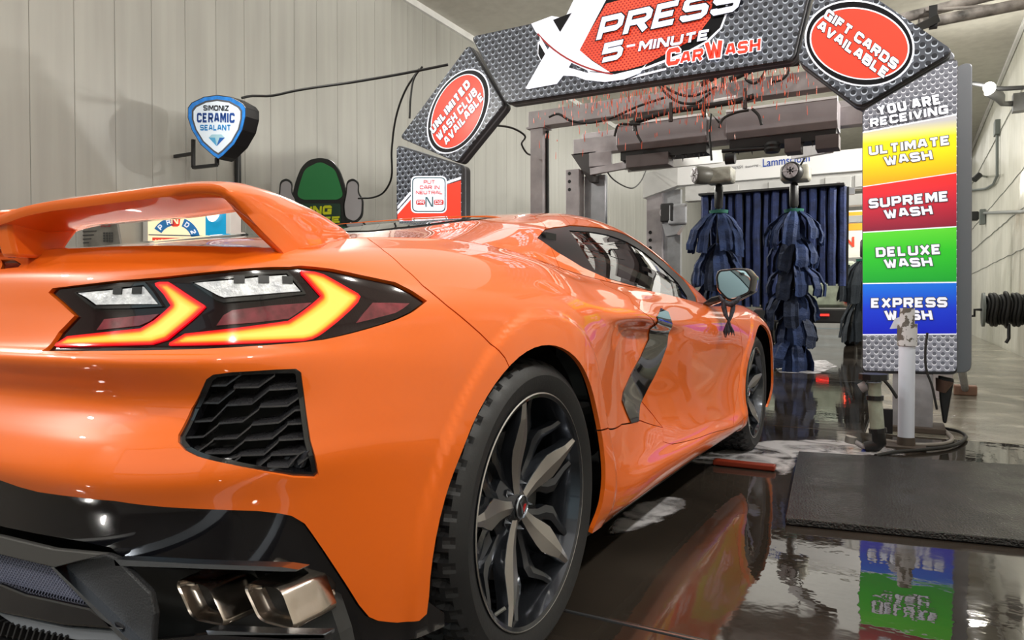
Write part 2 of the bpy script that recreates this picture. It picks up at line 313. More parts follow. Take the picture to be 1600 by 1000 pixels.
PLAN = np.array([(0,-.865),(.25,-.863),(.50,-.852),(.68,-.822),(.80,-.765),(.875,-.69),(.92,-.60),(.945,-.48),
 (.957,-.34),(.965,-.17),(.967,0),(.966,.2),(.960,.42),(.950,.70),(.940,1.05),(.936,1.45),(.940,1.85),(.950,2.2),
 (.965,2.5),(.975,2.8),(.970,3.05),(.930,3.30),(.83,3.50),(.62,3.66),(.3,3.75),(0,3.78)])
_rear = [(-.10,.22),(-.05,.38),(-.02,.50),(.002,.553),(-.008,.60),(-.036,.665),(.004,.728),(-.012,.75),(-.025,.80),(-.035,.858),(-.06,.883)]
_hau = [(-.03,.20),(-.012,.33),(-.004,.45),(0,.52),(0,.58),(0,.64),(-.001,.70),(-.006,.755),(-.02,.81),(-.048,.86),(-.095,.91)]
PROF = {
 0:_rear, 1:_rear, 2:_rear, 3:_rear,
 4:[(-.10,.22),(-.05,.38),(-.018,.51),(.002,.56),(-.006,.60),(-.022,.665),(.004,.728),(-.010,.75),(-.022,.80),(-.036,.868),(-.05,.886)],
 5:[(-.10,.22),(-.05,.38),(-.015,.52),(0,.57),(-.002,.61),(-.004,.66),(0,.73),(-.006,.752),(-.018,.80),(-.036,.872),(-.055,.888)],
 6:[(-.07,.22),(-.04,.38),(-.012,.52),(0,.58),(0,.62),(0,.67),(0,.73),(-.004,.755),(-.014,.80),(-.035,.862),(-.06,.888)],
 7:[(-.05,.21),(-.025,.36),(-.008,.50),(0,.57),(0,.61),(0,.66),(0,.72),(-.004,.755),(-.014,.805),(-.04,.86),(-.085,.90)],
 8:[(-.04,.20),(-.018,.35),(-.006,.48),(0,.54),(0,.59),(0,.65),(0,.71),(-.005,.755),(-.018,.81),(-.046,.862),(-.09,.905)],
 9:_hau, 10:_hau, 11:_hau,
 12:[(-.035,.19),(-.008,.25),(-.002,.34),(-.01,.42),(-.02,.49),(-.025,.56),(-.025,.63),(-.022,.70),(-.016,.755),(-.022,.80),(-.07,.862)],
 13:[(-.04,.18),(-.005,.215),(0,.285),(-.022,.34),(-.045,.42),(-.058,.50),(-.06,.58),(-.058,.66),(-.050,.742),(-.004,.777),(-.040,.832)],
 14:[(-.05,.17),(-.01,.20),(0,.27),(-.03,.31),(-.06,.38),(-.07,.47),(-.06,.56),(-.045,.65),(-.034,.715),(-.008,.752),(-.042,.812)],
 15:[(-.05,.165),(-.01,.195),(0,.255),(-.03,.29),(-.05,.36),(-.055,.45),(-.045,.54),(-.03,.63),(-.02,.70),(-.025,.75),(-.055,.80)],
 16:[(-.05,.165),(-.01,.19),(0,.25),(-.028,.285),(-.045,.355),(-.05,.45),(-.04,.54),(-.025,.63),(-.018,.70),(-.028,.75),(-.065,.795)],
 17:[(-.05,.165),(-.01,.19),(0,.24),(-.02,.28),(-.03,.35),(-.035,.45),(-.03,.54),(-.015,.63),(-.010,.70),(-.03,.755),(-.085,.80)],
 18:[(-.03,.17),(-.01,.22),(0,.30),(0,.38),(0,.45),(0,.52),(0,.58),(-.002,.64),(-.015,.71),(-.05,.77),(-.11,.81)],
 19:[(-.03,.20),(-.01,.28),(0,.36),(0,.43),(0,.50),(0,.56),(-.001,.62),(-.008,.68),(-.03,.735),(-.075,.785),(-.14,.818)],
 20:[(-.03,.20),(-.01,.27),(0,.35),(0,.42),(0,.48),(0,.54),(-.001,.60),(-.01,.655),(-.035,.705),(-.08,.75),(-.14,.78)],
 21:[(-.03,.19),(-.01,.25),(0,.32),(0,.38),(0,.43),(-.005,.49),(-.015,.54),(-.03,.59),(-.06,.64),(-.10,.68),(-.16,.71)],
 22:[(-.03,.18),(-.01,.23),(0,.29),(0,.34),(0,.39),(-.01,.44),(-.02,.49),(-.04,.53),(-.08,.58),(-.12,.615),(-.17,.64)],
 23:[(-.03,.17),(-.01,.22),(0,.27),(0,.32),(0,.36),(-.01,.41),(-.02,.45),(-.04,.49),(-.07,.53),(-.10,.56),(-.13,.585)],
 24:[(-.03,.17),(-.01,.22),(0,.27),(0,.31),(0,.35),(-.01,.39),(-.02,.43),(-.03,.47),(-.05,.51),(-.07,.54),(-.09,.56)],
 25:[(-.03,.17),(-.01,.22),(0,.27),(0,.31),(0,.35),(-.01,.39),(-.02,.43),(-.03,.47),(-.05,.51),(-.07,.54),(-.09,.555)]}
TOPROW = np.array([(0,-.79,.905),(.245,-.788,.905),(.485,-.777,.905),(.65,-.752,.905),(.76,-.705,.902),(.825,-.635,.90),(.80,-.53,.918),(.75,-.42,.940),
 (.765,-.28,.951),(.78,-.127,.960),(.795,.03,.956),(.806,.20,.943),(.82,.40,.915),(.84,.70,.888),(.846,1.05,.870),(.843,1.45,.850),(.832,1.85,.829),
 (.80,2.25,.815),(.74,2.55,.812),(.70,2.82,.80),(.69,3.05,.77),(.66,3.28,.72),(.58,3.45,.66),(.44,3.58,.60),(.22,3.65,.57),(0,3.67,.56)])
GROWS = {
 5:[(.72,-.62,.922),(.57,-.62,.929),(.4,-.61,.930),(.25,-.60,.931),(.1,-.60,.932),(0,-.60,.932)],
 6:[(.70,-.48,.932),(.55,-.45,.943),(.42,-.44,.947),(.28,-.43,.95),(.14,-.42,.952),(0,-.42,.952)],
 7:[(.69,-.36,.952),(.60,-.29,.966),(.45,-.27,.976),(.3,-.26,.977),(.15,-.25,.975),(0,-.25,.975)],
 8:[(.71,-.20,.965),(.615,-.12,.986),(.47,-.10,1.005),(.3,-.08,1.009),(.15,-.07,1.008),(0,-.07,1.005)],
 9:[(.73,-.05,.98),(.61,.08,1.015),(.48,.10,1.038),(.3,.12,1.045),(.15,.13,1.045),(0,.13,1.043)],
 10:[(.76,.08,.98),(.62,.28,1.05),(.48,.32,1.072),(.3,.34,1.08),(.15,.35,1.083),(0,.35,1.083)],
 11:[(.78,.24,.98),(.66,.42,1.06),(.52,.50,1.095),(.35,.55,1.11),(.17,.57,1.117),(0,.58,1.12)],
 12:[(.765,.44,.99),(.67,.60,1.07),(.54,.68,1.118),(.36,.72,1.132),(.18,.74,1.142),(0,.75,1.147)],
 13:[(.77,.74,.98),(.65,.86,1.088),(.54,.92,1.147),(.37,.95,1.163),(.18,.97,1.172),(0,.98,1.178)],
 14:[(.765,1.08,.98),(.62,1.14,1.105),(.53,1.18,1.17),(.37,1.20,1.195),(.18,1.22,1.205),(0,1.23,1.21)],
 15:[(.76,1.45,.97),(.62,1.50,1.10),(.54,1.52,1.165),(.37,1.54,1.205),(.18,1.56,1.22),(0,1.57,1.225)],
 16:[(.76,1.83,.93),(.65,1.80,1.045),(.59,1.80,1.105),(.40,1.86,1.14),(.20,1.93,1.165),(0,1.95,1.17)],
 17:[(.77,2.17,.87),(.71,2.10,.93),(.66,2.09,.96),(.45,2.25,1.0),(.22,2.38,1.02),(0,2.42,1.02)],
 18:[(.70,2.52,.81),(.62,2.52,.815),(.52,2.58,.82),(.38,2.66,.83),(.20,2.72,.84),(0,2.75,.84)]}
for _i in range(5):
    _a = TOPROW[_i]; _c = np.array((0, (-.79,-.75,-.72,-.68,-.62)[_i], .930)); GROWS[_i] = [tuple(_a+(_c-_a)*f) for f in (.15,.32,.5,.68,.84,1)]
for _i, _c in ((19,(0,3.0,.79)),(20,(0,3.15,.745)),(21,(0,3.35,.675)),(22,(0,3.5,.625)),(23,(0,3.6,.59)),(24,(0,3.655,.572)),(25,(0,3.67,.56))):
    _a = TOPROW[_i]; _c = np.array(_c); GROWS[_i] = [tuple(_a+(_c-_a)*f) for f in (.15,.32,.5,.68,.84,1)]

class Surf:
    """A dense smooth surface grid P[i,j], addressed in metres: u along the body, v up the body."""
    def __init__(s, C, nu, nv, late=None, smooth=None):
        ul = np.concatenate([[0], np.cumsum(np.linalg.norm(np.diff(C, axis=0), axis=2).mean(1))])
        vl = np.concatenate([[0], np.cumsum(np.linalg.norm(np.diff(C, axis=1), axis=2).mean(0))])
        s.u = np.linspace(0, ul[-1], nu); s.v = np.linspace(0, vl[-1], nv)
        s.us, s.vs = ul, vl
        A = nat_spline(ul, C, s.u)
        s.P = cat_spline(vl, A.transpose(1, 0, 2), s.v).transpose(1, 0, 2)
        for k, (au, av) in enumerate(smooth or ()):
            Q = s.P.copy(); Q[1:-1] += au*(s.P[2:]+s.P[:-2]-2*s.P[1:-1]); Q[:, 1:-1] += av*(s.P[:, 2:]+s.P[:, :-2]-2*s.P[:, 1:-1]); s.P = Q
        if late: s.P = late(s.P)
        s.normals()
    def normals(s):
        du = np.gradient(s.P, axis=0); dv = np.gradient(s.P, axis=1); N = np.cross(du, dv)
        L = np.linalg.norm(N, axis=2, keepdims=True); s.N = N/np.maximum(L, 1e-9)
    def at(s, uv, off=0.):
        uv = np.atleast_2d(uv); nu, nv = s.P.shape[:2]
        a = np.clip(uv[:, 0]/s.u[-1]*(nu-1), 0, nu-1.001); b = np.clip(uv[:, 1]/s.v[-1]*(nv-1), 0, nv-1.001)
        i = a.astype(int); j = b.astype(int); a = (a-i)[:, None]; b = (b-j)[:, None]
        def f(Q): return Q[i, j]*(1-a)*(1-b)+Q[i+1, j]*a*(1-b)+Q[i, j+1]*(1-a)*b+Q[i+1, j+1]*a*b
        n = f(s.N); n /= np.maximum(np.linalg.norm(n, axis=1, keepdims=True), 1e-9)
        return f(s.P)+n*off, n

def belt_ctrl():
    T = np.gradient(PLAN, axis=0); T /= np.linalg.norm(T, axis=1, keepdims=True)
    N = np.stack([T[:, 1], -T[:, 0]], 1)
    C = np.zeros((26, 12, 3))
    for i in range(26):
        for j in range(11):
            d, z = PROF[i][j]; C[i, j] = (*(PLAN[i]+N[i]*d), z)
        C[i, 11] = TOPROW[i]
    return C
def top_ctrl():
    C = np.zeros((26, 7, 3))
    for i in range(26):
        C[i, 0] = TOPROW[i]
        for j in range(6): C[i, j+1] = GROWS[i][j]
    return C
def sst(a, b, x):
    t = np.clip((x-a)/(b-a), 0, 1); return t*t*(3-2*t)
def flare(P):
    P = P.copy(); side = sst(.80, .90, P[..., 0])
    for yc, zc, r in ((0., .345, .462), (2.722, .335, .44)):
        q = np.hypot(P[..., 1]-yc, P[..., 2]-zc); P[..., 0] += .007*side*(1-sst(r-.020, r, q))
    return P
BELT = Surf(belt_ctrl(), 900, 260, flare, [(.24, .008)]*160)
TOP = Surf(top_ctrl(), 700, 180, None, [(.24, .20)]*150)
# ---- CAR SURFACES END ----

# outlines of panels, lamps and openings in metres on the body surfaces
TR = {
 'bottom':[(0.4038,0.2282),(0.445,0.221),(0.4894,0.2173),(0.5746,0.2189),(0.6457,0.218),(0.7605,0.2015),(0.849,0.1864),(0.8809,0.1789),(0.8999,0.1735),(0.92,0.1625),(0.9423,0.1409),(0.9858,0.1007),(1.0274,0.0626),(1.0504,0.0461),(1.0698,0.0392),(1.1131,0.0307),(1.1597,0.0262),(1.1793,0.0324),(1.1818,0.0485)],
 'lamp':[(0.5121,0.4774),(0.5314,0.5198),(0.5598,0.5483),(0.5251,0.5677),(0.4945,0.5821),(0.5012,0.5868),(0.6305,0.5972),(0.7131,0.5992),(0.8056,0.603),(0.9019,0.6103),(0.921,0.6153),(0.9482,0.616),(0.9769,0.6155),(1.0506,0.6053),(1.1035,0.5979),(1.1393,0.5823),(1.1677,0.5657),(1.1255,0.5486),(1.0845,0.5365),(1.0295,0.5239),(0.9825,0.5127),(0.9451,0.5043),(0.9128,0.5009),(0.8684,0.4981),(0.783,0.4927),(0.6716,0.487)],
 'vent':[(0.7963,0.4209),(0.8218,0.4245),(0.8768,0.4265),(0.9044,0.4262),(0.9106,0.421),(0.9149,0.3874),(0.9237,0.3011),(0.9359,0.2307),(0.9323,0.2269),(0.9024,0.2349),(0.8677,0.2528),(0.8181,0.282),(0.7751,0.3022),(0.7565,0.3136),(0.7456,0.3252),(0.7437,0.334),(0.7568,0.3694),(0.7864,0.414)],
 'seam':[(1.157,0.7436),(1.1414,0.678),(1.1492,0.6314),(1.1726,0.594),(1.2256,0.5531),(1.3114,0.4977),(1.3828,0.4479)],
 'doorcut':[(2.241,0.7436),(2.2172,0.7125),(2.274,0.6961),(2.3226,0.6759),(2.3016,0.6461),(2.3485,0.6265),(2.4423,0.6054),(2.6193,0.5507),(2.6076,0.4794),(2.5029,0.4268),(2.4337,0.3977),(2.5361,0.3772),(2.659,0.3396),(2.7493,0.3007),(2.6832,0.2655)],
 'doorbot':[(2.6834,0.257),(2.7682,0.2468),(2.9265,0.235),(3.1789,0.2125),(3.4877,0.187),(3.6743,0.1811)],
 'doorfront':[(3.6743,0.1811),(3.8263,0.2756),(3.9019,0.3504),(3.9367,0.4478),(3.8782,0.5179),(3.8015,0.5951),(3.8104,0.6435),(3.8114,0.7105)],
 'rocktop':[(1.8774,0.2545),(2.0028,0.2916),(2.2403,0.3238),(2.4887,0.3305),(2.7493,0.3007)],
 'blade':[(2.6306,0.6522),(2.7177,0.643),(2.6894,0.6187),(2.714,0.5719),(2.7282,0.5093),(2.6959,0.4717),(2.6394,0.439),(2.5585,0.3955),(2.5031,0.3716),(2.4623,0.3296),(2.356,0.3269),(2.3174,0.3538),(2.2716,0.3861),(2.2935,0.4106),(2.3855,0.4518),(2.4757,0.485),(2.5423,0.5267),(2.5132,0.5823),(2.4873,0.6204)],
 'bladeup':[(2.6053,0.6471),(2.7286,0.6432),(2.6677,0.6034),(2.7054,0.5678),(2.6102,0.5723),(2.5234,0.5837)],
 'ch1':[(0.6986,0.5925),(0.7057,0.5939),(0.7199,0.5932),(0.7469,0.5784),(0.7763,0.5635),(0.7783,0.5611),(0.761,0.5443),(0.7394,0.5245),(0.7266,0.5113),(0.7046,0.5027),(0.6245,0.4986),(0.5287,0.4944),(0.5293,0.5003),(0.5497,0.5145),(0.619,0.5221),(0.6823,0.5291),(0.7031,0.5421),(0.7267,0.5632),(0.7145,0.577),(0.7001,0.5889)],
 'ch2':[(0.9201,0.607),(0.9434,0.607),(0.9583,0.6041),(0.9833,0.5933),(1.0156,0.5797),(1.0194,0.5753),(1.0126,0.5672),(0.9861,0.5482),(0.9628,0.5301),(0.9416,0.5127),(0.9317,0.5066),(0.9184,0.5033),(0.8339,0.5027),(0.7309,0.5003),(0.7312,0.5054),(0.7518,0.5214),(0.8246,0.5306),(0.8958,0.5408),(0.9233,0.5585),(0.9492,0.5747),(0.9362,0.5864),(0.9214,0.6007)],
 'lens1':[(0.554,0.582),(0.6202,0.5869),(0.681,0.5905),(0.6951,0.5775),(0.7086,0.5642),(0.6576,0.5637),(0.5961,0.5631),(0.5754,0.573)],
 'lens2':[(0.7574,0.5904),(0.8229,0.5935),(0.8972,0.6001),(0.9092,0.589),(0.9201,0.5783),(0.86,0.5731),(0.8044,0.5699),(0.7961,0.5721)],
 'red1':[(0.6145,0.5435),(0.6599,0.5477),(0.708,0.5518),(0.6951,0.5411),(0.6794,0.5341),(0.6407,0.5297),(0.6036,0.5261)],
 'red2':[(0.8167,0.5569),(0.869,0.5624),(0.9339,0.5667),(0.9154,0.5559),(0.8978,0.5448),(0.8509,0.5394),(0.7953,0.5347),(0.8044,0.55)],
 'refl':[(1.0426,0.567),(1.0808,0.5661),(1.1259,0.5636),(1.1072,0.5553),(1.0871,0.5482),(1.0445,0.5411),(1.0045,0.5339),(1.0213,0.5513)],
 'slot':[(0.301,0.6853),(0.3379,0.6813),(0.375,0.6549),(0.3783,0.6423),(0.3353,0.6366)],
 'gloss':[(0.3444,0.1399),(0.4137,0.1409),(0.541,0.1435),(0.6009,0.141),(0.6144,0.1324),(0.7498,0.1325),(0.8871,0.1207),(0.9162,0.1151),(0.9364,0.1031),(0.9604,0.0775),(0.9834,0.0535),(1.0039,0.0288),(1.0174,0.0131),(1.0908,0.0026),(1.1657,0.0019)],
 'window':[(1.6561,0.1162),(1.7244,0.1769),(1.805,0.1996),(2.0042,0.2295),(2.2315,0.2331),(2.4762,0.2465),(2.7276,0.2682),(2.9371,0.2545),(3.1199,0.2219),(3.1485,0.1158),(3.0672,0.0252),(2.9875,0.0),(2.8483,0.0),(2.4895,0.0),(2.2542,0.0043),(2.0204,0.0117),(1.8823,0.0302),(1.7596,0.0643)],
 'glass':[(1.9334,0.1941),(2.1805,0.2035),(2.394,0.2039),(2.5856,0.1924),(2.7362,0.1649),(2.8221,0.1126),(2.8989,0.0662),(2.877,0.0164),(2.8264,0.0),(2.4849,0.0),(2.2622,0.0085),(2.0259,0.0162),(1.9657,0.0212),(1.9526,0.0941)],
 'hatch':[(0.8596,0.1825),(0.9838,0.2244),(1.0884,0.232),(1.2577,0.2402),(1.4,0.2459),(1.5897,0.2962)],
 'hglass':[(0.9684,0.2583),(1.0887,0.271),(1.1866,0.2693),(1.3101,0.2782),(1.4454,0.289),(1.5155,0.2957)],
 'roofseam':[(1.8537,0.3557),(1.7636,0.271),(1.7317,0.1824)],
 'targaseam':[(2.1358,0.3621),(2.0457,0.2905),(2.0018,0.232)],
 'arch_r':[(1.1787,0.056),(1.1759,0.08),(1.1765,0.1045),(1.1803,0.1288),(1.1873,0.1531),(1.1975,0.1784),(1.2108,0.2065),(1.227,0.2382),(1.2459,0.2731),(1.2674,0.3081),(1.2913,0.3386),(1.3176,0.3663),(1.3459,0.3914),(1.376,0.414),(1.4077,0.4328),(1.4407,0.4468),(1.4747,0.4564),(1.5094,0.4622),(1.5445,0.4645),(1.5795,0.4634),(1.6143,0.459),(1.6485,0.4513),(1.682,0.4406),(1.7146,0.4271),(1.7461,0.4113),(1.7762,0.3938),(1.8047,0.3755),(1.8313,0.3561),(1.8556,0.3355),(1.8774,0.3145),(1.8963,0.2934),(1.9123,0.2717),(1.925,0.2495),(1.9344,0.2272),(1.9404,0.2031),(1.943,0.1744),(1.9422,0.1406),(1.938,0.1026),(1.9305,0.0602),(1.9196,0.0171)],
 'arch_f':[(3.9903,0.0741),(3.9764,0.1501),(3.9666,0.2032),(3.9613,0.2445),(3.9609,0.2801),(3.9656,0.3117),(3.9752,0.3407),(3.9895,0.3687),(4.0084,0.3989),(4.0315,0.4299),(4.0587,0.4549),(4.0893,0.4755),(4.123,0.4936),(4.1593,0.5083),(4.1978,0.5191),(4.2379,0.5262),(4.2792,0.5296),(4.3212,0.5294),(4.3633,0.5254),(4.405,0.5177),(4.4457,0.5068),(4.4848,0.4934),(4.5219,0.4783),(4.5567,0.4609),(4.5886,0.4391),(4.6174,0.4104),(4.6426,0.3765),(4.6639,0.3394),(4.6809,0.3022),(4.6935,0.2656),(4.7014,0.2307),(4.7046,0.1945),(4.7034,0.1465),(4.6979,0.0898),(4.6881,0.0276),(4.6735,0.0)],
}
VANES=[[(0.7855,0.4017),(0.807,0.403),(0.8322,0.4204)],[(0.8171,0.4004),(0.8527,0.4021),(0.8766,0.4181),(0.875,0.4247)],[(0.8672,0.3983),(0.9077,0.3998)],[(0.7656,0.3783),(0.7923,0.3792),(0.8176,0.3968),(0.8198,0.4004)],[(0.8042,0.3766),(0.8411,0.3792),(0.8636,0.3957),(0.8672,0.3983)],[(0.8525,0.3751),(0.8932,0.3752),(0.9131,0.3885)],[(0.7555,0.355),(0.7828,0.3564),(0.8023,0.3746),(0.8042,0.3766)],[(0.7942,0.3528),(0.8282,0.3545),(0.8507,0.3711),(0.8525,0.3751)],[(0.8416,0.3489),(0.8808,0.3487),(0.9039,0.3664),(0.9167,0.3659)],[(0.8932,0.3434),(0.9175,0.3403)],[(0.7493,0.3341),(0.7739,0.3349),(0.7927,0.3501),(0.7942,0.3528)],[(0.7897,0.3309),(0.8218,0.33),(0.8399,0.3459),(0.8416,0.3489)],[(0.8332,0.3247),(0.8716,0.3211),(0.8915,0.3401),(0.8932,0.3434)],[(0.8811,0.3155),(0.9211,0.3085)],[(0.7572,0.3156),(0.7691,0.3112),(0.7882,0.3281),(0.7897,0.3309)],[(0.7797,0.3085),(0.8138,0.3051),(0.8316,0.3217),(0.8332,0.3247)],[(0.8266,0.2983),(0.8609,0.2924),(0.8803,0.312),(0.8811,0.3155)],[(0.871,0.2885),(0.9108,0.2786),(0.9235,0.2845)],[(0.7994,0.2926),(0.8094,0.2937),(0.8242,0.2963),(0.8266,0.2983)],[(0.818,0.2846),(0.8292,0.2954)],[(0.8511,0.2632),(0.8693,0.2849),(0.871,0.2885)],[(0.866,0.2621),(0.895,0.2532),(0.9108,0.2786)],[(0.9091,0.2544),(0.9262,0.2687)]]

# ------------------------------------------------------------------ the wash hall
XL, XR, HC, Y0, Y1 = -4.86, 3.33, 5.4, -7.0, 27.0
def mat_wet(name, col, r0, r1, bscale, bstr, pscale=1.1, spec=.6, sheen=(.5, .5, .5)):
    m = bpy.data.materials.new(name); nt, N, L, P = nodes(m); g = N.new('ShaderNodeNewGeometry')
    n = N.new('ShaderNodeTexNoise'); n.inputs['Scale'].default_value = pscale; n.inputs['Detail'].default_value = 7; n.inputs['Distortion'].default_value = .6; L.new(g.outputs['Position'], n.inputs['Vector'])
    c = ramp(N, L, n.outputs['Fac'], [(.3, tuple(q*.55 for q in col)), (.5, col), (.7, tuple(q*1.5 for q in col))]); L.new(c, P.inputs['Base Color'])
    q = N.new('ShaderNodeMapRange'); q.inputs['From Min'].default_value = .42; q.inputs['From Max'].default_value = .62; q.inputs['To Min'].default_value = r0; q.inputs['To Max'].default_value = r1
    L.new(n.outputs['Fac'], q.inputs['Value']); L.new(q.outputs['Result'], P.inputs['Roughness']); P.inputs['Specular IOR Level'].default_value = spec
    b1 = N.new('ShaderNodeTexNoise'); b1.inputs['Scale'].default_value = bscale; b1.inputs['Detail'].default_value = 3; L.new(g.outputs['Position'], b1.inputs['Vector'])
    b = N.new('ShaderNodeBump'); b.inputs['Strength'].default_value = bstr; b.inputs['Distance'].default_value = .01; L.new(b1.outputs['Fac'], b.inputs['Height']); L.new(b.outputs['Normal'], P.inputs['Normal'])
    MATS[name] = m; return m
def mat_wall(name, lo, hi, rough, streak, bump=.02):
    m = bpy.data.materials.new(name); nt, N, L, P = nodes(m); g = N.new('ShaderNodeNewGeometry')
    mp = N.new('ShaderNodeMapping'); mp.inputs['Scale'].default_value = (6, 6, .35); L.new(g.outputs['Position'], mp.inputs['Vector'])
    n = N.new('ShaderNodeTexNoise'); n.inputs['Scale'].default_value = streak; n.inputs['Detail'].default_value = 5; L.new(mp.outputs[0], n.inputs['Vector'])
    n2 = N.new('ShaderNodeTexNoise'); n2.inputs['Scale'].default_value = .45; n2.inputs['Detail'].default_value = 3; L.new(g.outputs['Position'], n2.inputs['Vector'])
    f = mth(N, L, 'ADD', mth(N, L, 'MULTIPLY', n.outputs['Fac'], .45), mth(N, L, 'MULTIPLY', n2.outputs['Fac'], .55))
    L.new(ramp(N, L, f, [(.38, lo), (.58, hi)]), P.inputs['Base Color']); P.inputs['Roughness'].default_value = rough
    b = N.new('ShaderNodeBump'); b.inputs['Strength'].default_value = bump; b.inputs['Distance'].default_value = .02; L.new(n.outputs['Fac'], b.inputs['Height']); L.new(b.outputs['Normal'], P.inputs['Normal'])
    MATS[name] = m; return m
FLOOR = mat_wet('wet_dark_concrete', (.030, .024, .019), .02, .10, 9, .06)
FLOOR2 = mat_wet('wet_pale_concrete', (.27, .25, .20), .08, .26, 60, .5, 2.2, .8)
LW_ = mat_wall('left_wall_panel', (.30, .295, .27), (.36, .355, .325), .33, 1.2)
RW_ = mat_wall('right_wall_sheet', (.50, .49, .42), (.66, .65, .58), .13, 3, .12)
CEIL = mat_wall('ceiling_board', (.42, .40, .35), (.52, .50, .44), .5, 1)

fl = tag(empty('floor', (0, 0, 0)), kind='structure')
ys = [Y0, -3.1, .27, 3.65, 7.02, 10.4, 13.8, 17.2, 20.6, 24., Y1]
for a, b in zip(ys[:-1], ys[1:]):
    for x0, x1, m in (((XL, XR, FLOOR),) if b < 3.7 else ((XL, 1.45, FLOOR), (1.45, XR, FLOOR2))):
        MB().b2((x0+.002, a+.009, -.15), (x1-.002, b-.009, 0)).put('floor_slab', m, fl, bev=.004)
MB().b2((XL, Y0, -.2), (XR, Y1, -.03)).put('floor_bed', mat('joint_dark', (.012, .011, .01), .4), fl)
tag(MB().b2((-1.2, .262, -.02), (XR, .270, .003)).put('joint_angle', mat('joint_steel', (.35, .37, .4), .25, .9), fl), 'steel edging along the floor joint')
wl = tag(empty('wall_left', (XL, 0, 0)), kind='structure')
pm = MB().b2((-.02, -.1865, 0), (.01, .1865, HC)).put('wall_panel', LW_, wl); pm.modifiers.new('b', 'BEVEL').width = .004
k = 0
y = 1.902+.186-.375*24
while y < Y1:
    o = pm if k == 0 else pm.copy()
    if k: COL.objects.link(o)
    o.matrix_parent_inverse = Matrix.Identity(4); o.location = (0, y, 0); k += 1; y += .3755
MB().b2((XL-.15, Y0, 0), (XL-.021, Y1, HC)).put('wall_core', mat('core_grey', (.16, .16, .15), .6), wl)
wr = tag(empty('wall_right', (XR, 0, 0)), kind='structure')
def sheet(ya, yb, za, zb, ph):
    n = int((yb-ya)/.0127); vs = []; 
    for i in range(n+1):
        y = ya+(yb-ya)*i/n; x = XR+.012*math.sin(2*PI*y/.076)+ph
        vs += [(x, y, za), (x, y, zb)]
    return MB().add(vs, [(2*i, 2*i+1, 2*i+3, 2*i+2) for i in range(n)]).put('wall_sheet', RW_, wr, 60)
for j, (za, zb) in enumerate(((0, 1.75), (1.74, 2.42), (2.41, 3.05), (3.04, 4.4), (4.39, HC))):
    y = Y0
    while y < Y1: sheet(y, min(y+3.66, Y1), za, zb, (j % 2)*.006+random.uniform(0, .004)); y += 3.65
for z in (1.745, 2.415, 3.045, 4.395):
    pts = [(XR-.016+random.uniform(-.003, .003), Y0+i*.4, z+random.uniform(-.012, .012)) for i in range(int((Y1-Y0)/.4))]; MB().tube(pts, .007, 5).put('sheet_seam', mat('seam_grey', (.25, .26, .25), .4), wr)
MB().b2((XR+.03, Y0, 0), (XR+.15, Y1, HC)).put('wall_core', mat('core_grey', (.3, .3, .28), .6), wr)
tag(MB().b2((XL-.15, Y0, HC), (XR+.15, Y1, HC+.15)).put('ceiling', CEIL), kind='structure')
tag(MB().b2((XL+.01, Y0, HC-.10), (XL+.06, Y1, HC)).put('trim_1', WHITE), kind='structure')
tag(MB().b2((XR-.07, Y0, HC-.07), (XR-.02, Y1, HC)).put('trim_2', WHITE), kind='structure')
wf = tag(empty('wall_front', (0, Y0, 0)), kind='structure')
for a, b in (((XL, Y0-.2, 0), (-2.4, Y0, HC)), ((2.4, Y0-.2, 0), (XR, Y0, HC)), ((-2.4, Y0-.2, 3.3), (2.4, Y0, HC))): MB().b2(a, b).put('wall_section', LW_, wf)
tag(MB().b2((-30, -60, -.25), (30, Y0-.05, -.02)).put('forecourt_ground', mat('asphalt', (.07, .07, .068), .8)), kind='structure')
tag(MB().b2((-30, Y1+.05, -.25), (30, 70, -.02)).put('exit_ground', mat('exit_paving', (.16, .155, .14), .6)), kind='structure')
we = tag(empty('wall_end', (0, Y1, 0)), kind='structure')
for a, b in (((XL, Y1, 0), (-2.6, Y1+.2, HC)), ((2.6, Y1, 0), (XR, Y1+.2, HC)), ((-2.6, Y1, 3.3), (2.6, Y1+.2, HC))): MB().b2(a, b).put('wall_section', LW_, we)
dr = tag(empty('added_exit_door', (0, Y1+.1, 0)), kind='structure')  # closed door added to keep bright sky out of the far end
for i in range(11): MB().b2((-2.6, Y1+.06, i*.3+.008), (2.6, Y1+.10, i*.3+.292)).put('added_door_slat', WHITE, dr, bev=.01)


# ------------------------------------------------------------------ trimmed panels on the car surfaces
def dense(P, st, closed=True):
    P = np.asarray(P, float); out = []
    for i in range(len(P) if closed else len(P)-1):
        a, b = P[i], P[(i+1) % len(P)]; k = max(1, int(np.ceil(np.hypot(*(b-a))/st)))
        out += [a+(b-a)*j/k for j in range(k)]
    return np.array(out)
def area2(P): x, y = P[:, 0], P[:, 1]; return (x*np.roll(y, -1)-np.roll(x, -1)*y).sum()/2
def offset(P, d):
    """move a polygon's edge outwards by d (inwards when negative)"""
    P = np.asarray(P, float)
    if area2(P) < 0: P = P[::-1]
    if d == 0: return P
    a = P-np.roll(P, 1, 0); b = np.roll(P, -1, 0)-P
    a /= np.maximum(np.hypot(a[:, 0], a[:, 1]), 1e-9)[:, None]; b /= np.maximum(np.hypot(b[:, 0], b[:, 1]), 1e-9)[:, None]
    n = np.stack([a[:, 1]+b[:, 1], -(a[:, 0]+b[:, 0])], 1); L = np.maximum(np.hypot(n[:, 0], n[:, 1]), .6)
    return P+n/L[:, None]*d*np.minimum(2/L, 1.5)[:, None]
